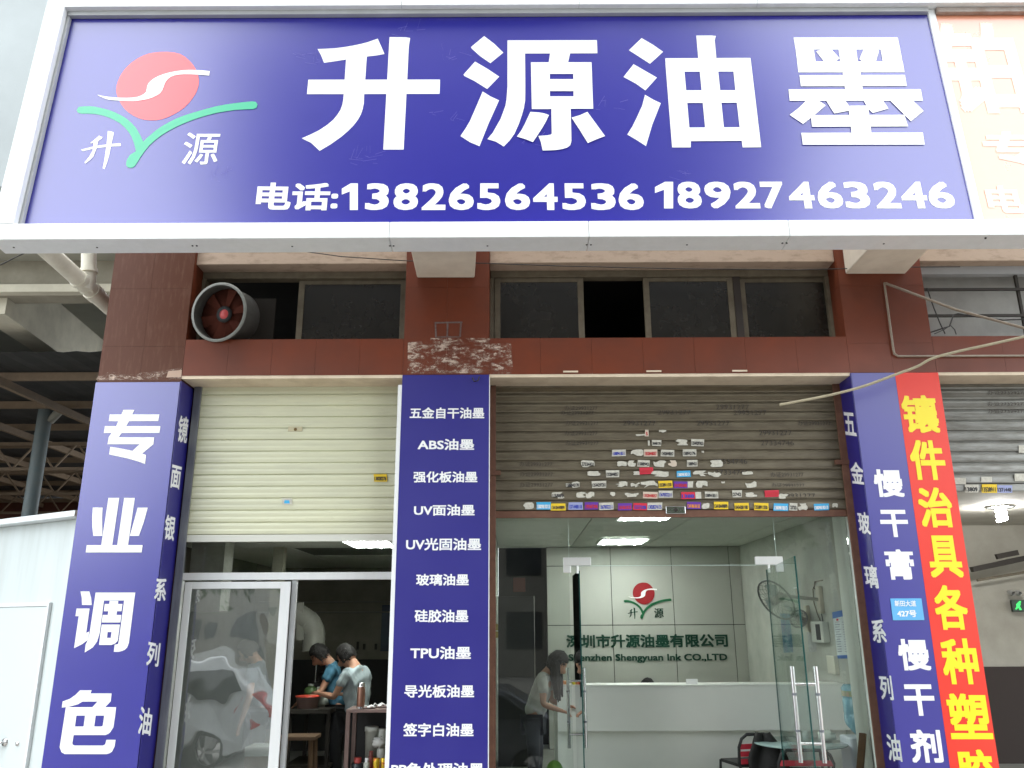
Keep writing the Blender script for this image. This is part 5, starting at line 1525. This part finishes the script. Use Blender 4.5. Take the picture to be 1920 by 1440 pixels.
SH2 = mat('shirt_blue', (.05, .16, .24), .8, (.03, .1, .15), 9, .6, bump=.4, bscale=18)
SH3 = mat('shirt_grey', (.1, .12, .15), .8, bump=.3, bscale=18)
SH4 = mat('shirt_white', (.42, .42, .38), .8, (.34, .34, .3), 9, .5, bump=.4, bscale=20)
TR1 = mat('trousers_black', (.012, .012, .014), .8)
def foot(px, Y): return Vector((XY(px, 1300, Y), Y, 0))
person('man in a pale short sleeved shirt bending his head over his phone', foot(672, 2.0), R(160), .10, .62, SH1, TR1, 0, ((.12, .06, -.25), (.20, -.04, .02)), ((.14, .05, -.24), (.2, -.05, .05)), 1.66, 1.15)
person('man in a blue shirt stooping over the bench beside the other man', foot(636, 2.75), R(190), .22, .62, SH2, TR1, 0, ((.16, .04, -.22), (.24, 0, -.06)), ((.16, .04, -.22), (.24, 0, -.06)), 1.68)
person('dim man in a grey T-shirt behind the sliding glass door', foot(497, 2.2), R(175), .22, .45, SH3, TR1, 0, ((.05, .06, -.28), (.12, 0, -.22)), ((.05, .05, -.28), (.12, 0, -.22)), 1.72)
person('woman with long black hair in a white top leaning at the counter', foot(1000, 1.95), R(-12), .32, .42, SH4, mat('trousers_grey', (.05, .05, .06), .8), .42, ((.1, .08, -.25), (.2, -.02, .0)), ((.12, .06, -.24), (.2, -.04, .02)), 1.60, .86)
# person behind the counter: only the crown shows over the top
ph = P(1213, 1290, 2.7)
person('seated person behind the counter, only the top of the dark hair showing', Vector((ph.x, 2.7, zc1 + .055 - 1.53 - .09)), R(-90), 0.05, .2, SH3, TR1, 0, ((.1, .1, -.25), (.2, 0, 0)), ((.1, .1, -.25), (.2, 0, 0)), 1.55)

# ================================================================ THIRD SHOP (behind the red banner)
XT0 = xr0 + .62
struct('bare_wall', MB().box(XT0 + .01, XT0 + .1, .9, 7.0, -.1, 3.9), ROOML)
BW = mat('bare_wall_grey', (.42, .4, .34), .85, (.3, .28, .23), 2, .7, bump=.15)
struct('bare_wall', MB().box(XT0 + .1, 12, 4.5, 4.6, 1.25, 3.9), BW)
struct('dark_dado', MB().box(XT0 + .1, 12, 4.46, 4.6, -.1, 1.248), mat('dado_brown', (.025, .014, .01), .7))
struct('bare_ceiling', MB().box(XT0 + .1, 12, .7, 6.9, 3.22, 3.34), BW)
yy = 2.6
bu = PZ(1876, 962, 2.75)
bu = P(1876, 955, 2.4)
le = empty('bare_bulb', bu, 'glaring bare light bulb under the silver shutter', 'lamp')
MB().tube([bu + Vector((0, 0, .07)), Vector((bu.x, bu.y, 3.22))], .006, 6).build('flex', BLACK, le)
MB().tube([bu + Vector((.045 * math.cos(k * .55), .045 * math.sin(k * .55), .06 - k * .005)) for k in range(40)], .02, 8).build('bulb', BULB, le)
MB().lathe(bu + Vector((0, 0, .05)), [(.02, 0), (.022, .05), (0, .055)], 12).build('socket', BLACK, le)
sh_ = MB().lathe(bu + Vector((0, 0, .0)), [(.03, .09), (.16, .02), (.165, .016), (.03, .085)], 24).build('shade', ALU, le)
o = MB().bar(P(1822, 1068, 4.2), P(2000, 1030, 4.2), .08, .07).build('steel_beam', DARK, None, origin=P(1822, 1070, 4.2))
tag(o, 'dark steel beam crossing the bare room beneath the bulb', 'beam')
o = MB().bar(P(1868, 1044, 4.1), P(1908, 1036, 4.1), .05, .07).build('junction_box', DARK, None, origin=P(1868, 1044, 4.1))
tag(o, 'small dark box hung over the steel beam', 'box')
cable('pale conduit running under the steel beam', [P(1832, 1088, 4.3), P(2000, 1060, 4.3)], .02, OLIVE, 'pipe', 'conduit')
ex = empty('exit_sign', P(1910, 1137, 4.4), 'small green exit sign with twin lamps at the photo edge', 'sign')
a, c = P(1898, 1147, 4.4), P(1928, 1125, 4.4)
MB().box(a.x, c.x, 4.38, 4.42, a.z, c.z).build('case', mat('exit_case', (.01, .03, .015), .4), ex, bevel=.004)
FX = Pl((0, 4.379, 0), (1, 0, 0), (0, 0, 1))
GE = mat('exit_green', (.02, .3, .05), .4, emit=(.02, .5, .08), estr=1)
flat('running_figure', FX, [[(1905, 1133), (1909, 1129), (1914, 1132), (1912, 1137), (1916, 1143), (1912, 1144), (1909, 1139), (1906, 1143), (1903, 1142), (1906, 1137)], [(1910, 1127), (1914, 1127), (1914, 1130), (1910, 1130)]], GE, ex, .002)
for px in (1896, 1909):
    q = P(px, 1112, 4.35)
    MB().lathe(q, [(.03, .04), (.04, 0), (.02, -.06), (0, -.07)], 12, (0.2, -1, -.3)).build('lamp_head', mat('lamp_grey', (.4, .4, .38), .5), ex)

# ================================================================ CANE, PIPES AND WIRES over the end pillar
cane = mat('cane', (.42, .37, .25), .55, (.28, .24, .16), 12, .6)
pts = [(1462, 759), (1500, 752), (1560, 740), (1620, 724), (1680, 702), (1720, 687), (1748, 672), (1800, 658), (1860, 645), (1960, 622)]
ys = [-.25, -.25, -.27, -.3, -.34, -.38, -.42, -.45, -.5, -.56]
cn = empty('bent_cane', P(*pts[0], ys[0]), 'pale bent conduit sticking out across the blue pillar towards the shutter', 'cane')
PP = [P(x, y, Y) for (x, y), Y in zip(pts, ys)]
fine = []
for i in range(len(PP) - 1):
    p0, p1, p2, p3 = PP[max(i - 1, 0)], PP[i], PP[i + 1], PP[min(i + 2, len(PP) - 1)]
    for k in range(5):
        t = k / 5
        fine.append(.5 * ((2 * p1) + (p2 - p0) * t + (2 * p0 - 5 * p1 + 4 * p2 - p3) * t * t + (3 * p1 - p0 - 3 * p2 + p3) * t ** 3))
fine.append(PP[-1])
MB().tube(fine, .0125, 10).build('rod', cane, cn)
cable('thin rigid pipe bent down the end pillar and along the lintel', [P(1658, 530, -.025), P(1675, 655, -.025), P(1677, 663, -.025), P(1684, 668, -.025), P(1960, 667, -.025)], .011, mat('thin_pipe', (.3, .25, .19), .5, (.18, .13, .1), 14, .6), 'pipe', 'conduit')
cable('thin slanting rod from the top of the end pillar out over the barred opening', [P(1660, 531, -.03), P(1790, 580, -.2), P(1960, 626, -.4)], .013, mat('thin_pipe', (.3, .25, .19), .5), 'rod', 'rod')
WIRE = mat('wire_black', (.02, .018, .016), .6)
cable('thin black wire sagging along the front under the signboard', [P(x, y, -.06) for x, y in ((420, 458), (560, 470), (640, 481), (760, 489), (920, 494), (1060, 499), (1280, 504), (1500, 506), (1680, 501), (1800, 500))], .005, WIRE, 'wire', 'wire')
cable('loose black wire hanging in the barred opening', [P(x, y, .1) for x, y in ((1738, 540), (1750, 575), (1762, 605), (1772, 626))], .006, WIRE, 'wire', 'wire')
cable('second black wire tangled at the lower bar of the opening', [P(x, y, .12) for x, y in ((1742, 624), (1770, 615), (1780, 612), (1788, 590), (1796, 588), (1830, 594), (1880, 600), (1950, 598))], .007, WIRE, 'wire', 'wire')
cable('short curl of wire beneath the tangled one in the opening', [P(x, y, .09) for x, y in ((1752, 626), (1770, 618), (1782, 610), (1790, 618), (1793, 627))], .005, WIRE, 'wire', 'wire')
cable('dark wire crossing the cantilever beam over the fan', [P(x, y, -.4) for x, y in ((0, 497), (30, 482), (60, 468))], .006, WIRE, 'wire', 'wire')
hk = tag(MB().tube([P(886, 708, -.02), P(889, 715, -.05), P(896, 714, -.05), P(899, 706, -.03)], .006, 6).build('hook', DARK, None, origin=P(886, 708, -.02)), 'little wire hook on the top edge of the middle banner', 'hook')

# ================================================================ OPEN SHED beyond the left pillar
ob = empty('neighbour_structure', P(60, 560, 2.5), 'grey concrete slab and beams of the open building beside the shop', 'building')
# edge beam across, slanting beam running back, pale soffit
zA_ = P(100, 552, .9).z
def hx(mb, lo, zt): return mb.hexa([Vector((x, y, z)) for x, y, z in lo] + [Vector((x, y, zt)) for x, y, z in lo])
a, c = P(-220, 556, .9), P(214, 552, .9)
MB().box(a.x, c.x + .1, .9, 1.15, a.z - .0, a.z + 1.1).build('cross_beam', CONC, ob, bevel=.01)
MB().box(a.x, c.x + .1, .78, .898, a.z - .001, ZY(532, .78, 100)).build('beam_lip', CONCP, ob, bevel=.008)
z0 = 5.25
p0, p1 = PZ(0, 618, z0), PZ(178, 734, z0)
q0_, q1_ = PZ(0, 582, z0), PZ(180, 712, z0)
dv = (p1 - p0); dv2 = (q1_ - q0_)
pa, pb = p0 + dv * ((.96 - p0.y) / dv.y), p0 + dv * 1.6
qa, qb_ = q0_ + dv2 * ((.96 - q0_.y) / dv2.y), q0_ + dv2 * 1.6
H_ = .62
MB().hexa([pa, pb, qb_, qa] + [v + Vector((0, 0, H_)) for v in (pa, pb, qb_, qa)]).build('slanting_beam', CONCP, ob)
zs_ = z0 + H_ + .002
MB().hexa([Vector((-14, .5, zs_)), Vector((xl0 - .002, .5, zs_)), Vector((xl0 - .002, 14, zs_)), Vector((-14, 14, zs_)), Vector((-14, .5, zs_ + .2)), Vector((xl0 - .002, .5, zs_ + .2)), Vector((xl0 - .002, 14, zs_ + .2)), Vector((-14, 14, zs_ + .2))]).build('slab', mat('slab_pale', (.42, .42, .36), .9, (.32, .31, .26), 2, .6), ob)
# drain pipes
dp = empty('drain_pipe', P(150, 520, .2), 'fat white drain pipe slanting under the slab to the pillar', 'pipe')
s0, s1 = P(80, 462, -.5), P(232, 600, .75)
MB().tube([s0, s1], .085, 16).build('pipe_run', PVC, dp)
def ring_on(A, B, t, r, w):
    d = (B - A).normalized(); c = A.lerp(B, t)
    return MB().tube([c - d * w, c + d * w], r, 16).build('collar', PVC, dp)
ring_on(s0, s1, .42, .094, .02); ring_on(s0, s1, .60, .097, .045); ring_on(s0, s1, .52, .09, .015)
MB().tube([P(167, 455, .1), P(166, 522, .12), P(160, 545, .1)], .075, 14).build('branch_pipe', PVC, dp)
MB().tube([P(166.5, 505, .11), P(166.5, 512, .11)], .085, 14).build('collar', PVC, dp)
# steel column with brace
YCOL = 4.0
cz0, cz1 = P(92, 722, YCOL), P(76, 840, YCOL)
scx = (cz0.x + cz1.x) / 2
col = empty('steel_column', (scx, YCOL, 0), 'grey blue round steel column with a slanting brace in the shed', 'column')
MB().tube([(scx, YCOL, -.4), (scx, YCOL, cz0.z + .12)], .10, 16).build('post', mat('column_paint', (.13, .17, .18), .55, (.2, .2, .18), 10, .5), col)
MB().tube([Vector((scx + .08, YCOL, P(100, 790, YCOL).z)), P(150, 733, YCOL)], .06, 12).build('brace', mat('brace_paint', (.3, .29, .24), .6, (.2, .18, .15), 9, .5), col)
# corrugated roof on trusses
rf_ = empty('shed_roof', (-7.5, 4, 4.6), 'dark shed roof on steel purlins and lattice trusses', 'roof')
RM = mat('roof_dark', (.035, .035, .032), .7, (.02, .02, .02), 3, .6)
TM = mat('truss_steel', (.2, .14, .09), .6, (.3, .22, .14), 8, .5)
xa, xb_ = -15, xl0 - .1
zr = 4.95
vs, fs = [], []
NX = 70
for i in range(NX + 1):
    x = xa + (xb_ - xa) * i / NX
    for y in (1.4, 16):
        vs.append((x, y, zr - .015 * (i % 2) + (.10 * (y - 1.4)) * .12))
for i in range(NX):
    fs.append((2 * i, 2 * i + 1, 2 * i + 3, 2 * i + 2))
MB().add(vs, fs).build('roof_sheet', RM, rf_)
for k in range(9):
    y = 2.2 + k * 1.45
    z = zr - .08 + .012 * (y - 1.4)
    MB().bar((xa, y, z), (xb_, y, z), .05, .10).build('purlin', TM, rf_)
for k in range(7):
    x = xb_ - .7 - k * 1.5
    MB().bar((x, 1.6, zr - .17), (x + .0, 15.8, zr - .02), .06, .10).build('rafter', TM, rf_)
for y in (5.6, 8.2, 11.0):
    z = zr - .62
    tm_ = MB().bar((xa, y, z), (xb_, y, z), .05, .05)
    t_ = tm_.bar((xa, y, z + .42), (xb_, y, z + .42), .05, .05).build('truss_chord', TM, rf_)
    web = MB()
    for j in range(34):
        x = xa + j * .34
        if x + .34 > xb_: break
        web.bar((x, y, z + (.42 if j % 2 else 0)), (x + .34, y, z + (0 if j % 2 else .42)), .025, .025)
    o = web.build('truss_web', TM, rf_); o['kind'] = 'stuff'
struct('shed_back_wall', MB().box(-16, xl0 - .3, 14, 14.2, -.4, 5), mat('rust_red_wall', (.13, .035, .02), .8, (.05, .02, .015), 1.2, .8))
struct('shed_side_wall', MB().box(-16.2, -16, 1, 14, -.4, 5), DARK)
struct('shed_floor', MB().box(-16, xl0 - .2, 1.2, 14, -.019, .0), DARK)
# white site booth
zbt = 2.97
A, B_ = PZ(-160, 994, zbt), PZ(146, 957, zbt)
A.y, B_.y = A.y, B_.y
bd = empty('site_booth', ((A.x + B_.x) / 2, (A.y + B_.y) / 2, 0), 'white metal booth with a flat overhanging roof and a lever door', 'booth')
u = (B_ - A); u.z = 0; u.normalize()
nb = Vector((u.y, -u.x, 0))
BM_ = mat('booth_white', (.58, .64, .64), .45, (.42, .46, .44), 1.5, .5, streak=True, thr=(.45, .8))
def bbox_(a0, a1, d0, d1, z0, z1, name, m, par=bd, bevel=.004):
    L = lambda a, d, z: Vector((A.x, A.y, 0)) + u * a + nb * d + Vector((0, 0, z))
    return MB().hexa([L(a0, d1, z0), L(a1, d1, z0), L(a1, d0, z0), L(a0, d0, z0), L(a0, d1, z1), L(a1, d1, z1), L(a1, d0, z1), L(a0, d0, z1)]).build(name, m, par, bevel=bevel)
LB = (B_ - A).length
LB = min(LB, (xl0 - .02 - A.x) / u.x)
bbox_(-1, LB, -1.0, .03, zbt - .06, zbt, 'roof', mat('booth_trim', (.72, .76, .78), .4))
bbox_(-1, LB - .03, -.95, -.12, 0, zbt - .062, 'body', BM_)
BP = Pl(Vector((A.x, A.y, 0)) + nb * -.119, u, (0, 0, 1))
hd0, hd1 = BP.hit(-60, 1137), BP.hit(93, 1137)
zdt = hd1[1]
bbox_(hd1[0] - .9, hd1[0], -.119, -.1, .02, zdt, 'door', mat('booth_door', (.60, .66, .66), .4), bevel=.003)
bbox_(hd1[0] + .004, hd1[0] + .04, -.119, -.085, 0, zdt + .04, 'door_trim', mat('booth_trim', (.72, .76, .78), .4))
bbox_(hd1[0] - .95, hd1[0] + .003, -.119, -.09, zdt + .003, zdt + .04, 'door_trim', mat('booth_trim', (.72, .76, .78), .4))
h1 = BP.hit(14, 1391); h2 = BP.hit(37, 1394)
hc_ = BP.at(h1[0], h1[1], .02); lk_ = BP.at(h2[0], h2[1], .02)
hd = MB().lathe(hc_, [(0, .02), (.035, .018), (.04, 0)], 20, nb).build('door_handle', STEEL, bd)
MB().tube([hc_ + nb * .02, hc_ + nb * .06, hc_ + nb * .065 - u * .05 - Vector((0, 0, .02)), hc_ + nb * .06 - u * .14 - Vector((0, 0, .06))], .011, 8).build('lever', STEEL, hd)
MB().lathe(lk_, [(0, .014), (.02, .012), (.024, 0)], 16, nb).build('keyhole', STEEL, bd)

# ================================================================ THE STREET behind the camera, seen in the glass
def car(label, x0, x1, yside, ydir, m, H=1.45, suv=False):
    """side profile lofted across the width; x0 nose, x1 tail; the near side stands at yside and the car goes back by ydir"""
    L = x1 - x0
    e = empty('parked_car', ((x0 + x1) / 2, yside + ydir * .9, Z_ROAD), label, 'car')
    if suv: up_ = [(0, .55), (.02, .82), (.2, .98), (.3, 1.02), (.42, 1.5), (.62, 1.58), (.88, 1.5), (.97, 1.05), (1, .9), (1, .5)]
    else: up_ = [(0, .5), (.02, .68), (.22, .86), (.28, .9), (.42, 1.32), (.58, 1.4), (.72, 1.34), (.86, .98), (.98, .92), (1, .55)]
    s_ = H / 1.45
    W_ = 1.8
    prof = [(a, z * s_ if not suv else z) for a, z in up_]
    ring = []
    arch = []
    for cx in (.18, .8):
        for k in range(9):
            t = math.pi * (1 - k / 8)
            arch.append((cx + .083 * math.cos(t) * 4.4 / abs(L), .3 + .36 * math.sin(t) - .05))
    lower = [(0, .25)] + arch + [(1, .25)]
    vs, fs = [], []
    ins = [(0, .06), (.12, 0), (.88, 0), (1, .06)]
    outline = prof + lower[::-1]
    n = len(outline)
    for t, _ in ins:
        for a, z in outline:
            tuck = .0
            if z > .95 * s_: tuck = (z - .95 * s_) * .38
            w = tuck + (_)
            tt = t * W_
            yy_ = (tt if t <= .5 else W_ - (W_ - tt))
            if t == 0: yy_ = tuck + .0
            elif t == .12: yy_ = tuck + .05
            elif t == .88: yy_ = W_ - tuck - .05
            else: yy_ = W_ - tuck
            shr = .02 if t in (0, 1) else 0
            vs.append((x0 + L * (a * (1 - 2 * shr) + shr), yside + ydir * yy_, Z_ROAD + z))
    for r_ in range(3):
        for k in range(n):
            k2 = (k + 1) % n
            fs.append((r_ * n + k, r_ * n + k2, (r_ + 1) * n + k2, (r_ + 1) * n + k))
    fs.append(tuple(range(n))); fs.append(tuple(range(3 * n, 4 * n)))
    MB().add(vs, fs, False).build('body', m, e, bevel=.02)
    gl_ = mat('car_glass', (.01, .012, .014), .05, ior=1.6)
    # side windows on both sides
    i0, i1 = (4, 6)
    for side in (0, 1):
        zt_ = prof[5][1] - .1; zb_ = .98 * s_ if not suv else 1.08
        xa_, xb2, xc, xd = .33, .44, .70 if not suv else .86, .80 if not suv else .92
        for q in (((xa_, zb_), (.56, zb_), (.56, zt_), (xb2, zt_)), ((.575, zb_), (xd, zb_), (xc, zt_ - .03), (.575, zt_))):
            vv = []
            for a, z in q:
                tk = (z - .95 * s_) * .38
                yv = (tk - .012) if side == 0 else W_ - tk + .012
                vv.append(Vector((x0 + L * a, yside + ydir * yv, Z_ROAD + z)))
            th = Vector((0, ydir * (.01 if side == 0 else -.01), 0))
            MB().hexa(vv + [v + th for v in vv]).build('side_window', gl_, e)
        for a in (.5, .72):
            yv = -.02 if side == 0 else W_ + .02
            c = Vector((x0 + L * a, yside + ydir * yv, Z_ROAD + .86 * s_))
            MB().bar(c - Vector((.09, 0, 0)), c + Vector((.09, 0, 0)), .03, .03).build('door_handle', m, e)
        for a in (.18, .8):
            yv = .0 if side == 0 else W_
            cc = Vector((x0 + L * a, yside + ydir * (yv + (.1 if side == 0 else -.1)), Z_ROAD + .31))
            w = empty('wheel', cc, None, None)
            w.parent = e; w.location = cc - e.location
            ax = (0, -ydir if side == 0 else ydir, 0)
            MB().lathe(cc, [(.2, .1), (.3, .1), (.32, .05), (.32, -.08), (.2, -.08)], 28, ax).build('tyre', TYRE, w)
            rr = MB().lathe(cc, [(.2, .095), (.205, .06), (.2, 0)], 28, ax)
            for k in range(5):
                t = k / 5 * 2 * math.pi
                d = Vector((math.cos(t), 0, math.sin(t)))
                rr.bar(cc + Vector(ax) * .08 + d * .02, cc + Vector(ax) * .08 + d * .2, .05, .03)
            rr.build('rim', mat('alloy', (.5, .5, .5), .3, metal=.8), w)
    for yv in (.12, W_ - .12 - .3):
        ya, yb_ = sorted((yside + ydir * (yv - .08), yside + ydir * (yv + .3)))
        sgn = 1 if L > 0 else -1
        xr_, xl_ = x1 + .01 * sgn, x1 - .3 * sgn
        MB().box(min(xl_, xr_), max(xl_, xr_), ya - .05, yb_ + .0, Z_ROAD + .78, Z_ROAD + .98).build('tail_light', mat('tail_red', (.5, .01, .01), .2), e, bevel=.01)
        xr_, xl_ = x0 - .01 * sgn, x0 + .3 * sgn
        MB().box(min(xl_, xr_), max(xl_, xr_), ya - .05, yb_, Z_ROAD + .6, Z_ROAD + .74).build('headlight', mat('lamp_clear', (.6, .6, .6), .1), e, bevel=.01)
    return e
car('silver white car mirrored in the sliding door glass', -8.6, -4.3, -6.0, -1, mat('car_white', (.62, .64, .64), .2, coat=.6), suv=True)
car('dark silver saloon mirrored in the fixed pane of the office front', -3.3, 1.2, -3.55, -1, mat('car_silver', (.16, .17, .2), .25, metal=.5, coat=.6))

LEAF = mat('leaf', (.035, .07, .018), .6, (.06, .10, .02), 2.5, .8)
def leaves(rnd, clumps, n, sz):
    vs, fs = [], []
    for c, r in clumps:
        for _ in range(n):
            d = Vector((rnd.gauss(0, 1), rnd.gauss(0, 1), rnd.gauss(0, 1)))
            d.normalize()
            p = c + d * r * rnd.random() ** .45
            a = Vector((rnd.gauss(0, 1), rnd.gauss(0, 1), rnd.gauss(0, .6))).normalized()
            q = a.cross(Vector((rnd.gauss(0, 1), rnd.gauss(0, 1), rnd.gauss(0, 1)))).normalized()
            s_ = sz * rnd.uniform(.6, 1.2)
            k = len(vs)
            vs += [p - a * s_, p + q * s_ * .5, p + a * s_, p - q * s_ * .5]
            fs.append((k, k + 1, k + 2, k + 3))
    return vs, fs
def tree(label, x, y, h, cr, seed, n=300, nc=26, low=.35):
    rnd = random.Random(seed)
    e = empty('street_tree', (x, y, Z_ROAD), label, 'tree', 'street trees across the road')
    t = MB()
    top = Vector((x + rnd.uniform(-.5, .5), y, Z_ROAD + h * .8))
    t.tube([(x, y, Z_ROAD), (x + .1, y, h * .25), top], [.28, .2, .05], 10)
    cl = []
    for k in range(nc):
        a = rnd.uniform(0, 6.28); z = rnd.uniform(low, 1) * h
        rr = cr * math.sqrt(max(.05, 1 - ((z / h - .65) / .42) ** 2)) * rnd.uniform(.35, 1)
        c = Vector((x + math.cos(a) * rr, y + math.sin(a) * rr, z))
        cl.append((c, rnd.uniform(.7, 1.3) * cr * .3))
        if k % 3 == 0:
            t.tube([(x, y, z * .7), c], [.07, .02], 6)
    t.build('trunk', BARK, e)
    vs, fs = leaves(rnd, cl, n, .2)
    o = MB().add(vs, fs).build('crown', LEAF, e)
    return e
tree('unseen tall street tree, crown shaped to block sky glare on the sign, opposite the middle of the shop', -2.9, -12.2, 23, 4.5, 3, 1300, 84, .34)  # crown sized and placed to keep sky reflections off the signboard's middle
tree('second unseen street tree, crown shaped to darken the sign centre, opposite the two big characters', 2.4, -12.0, 22.5, 3.9, 11, 1300, 74, .34)  # widens the leafy screen so only the sign's ends mirror bright sky
tree('broad low street tree opposite the reception window', 5.5, -19.5, 9, 4.2, 5, 380, 34)
tree('leafy street tree opposite the workshop door', -7.2, -18.5, 9.5, 3.6, 8, 340, 28)
# buildings across the road
def block(label, x0, x1, y, h, m, fl, seed):
    e = empty('street_building', ((x0 + x1) / 2, y, Z_ROAD), label, 'building')
    MB().box(x0, x1, y - 10, y, Z_ROAD, h).build('wall', m, e)
    nw = int((x1 - x0) / 3)
    wm = mat('far_window', (.03, .035, .04), .2)
    src = None
    for f in range(fl):
        for k in range(nw):
            c = Vector((x0 + 1.5 + k * 3, y + .01, Z_ROAD + 1.2 + f * 3.2))
            if src is None:
                src = MB().box(-.8, .8, -.02, .03, 0, 1.6).build('window', wm, None); src.parent = e; src.location = c - e.location
            else:
                o = link(bpy.data.objects.new('window', src.data)); o.parent = e; o.location = c - e.location
    return e
block('pale block across the road mirrored in the glass', -16, 6, -30, 11, mat('far_wall_a', (.2, .19, .17), .9), 3, 1)
block('lower grey block across the road beside the pale one', -34, -17, -32, 5, mat('far_wall_b', (.2, .19, .17), .9), 1, 2)
block('tall grey block across the road beyond the trees', 8, 24, -34, 9, mat('far_wall_c', (.2, .19, .17), .9), 3, 3)
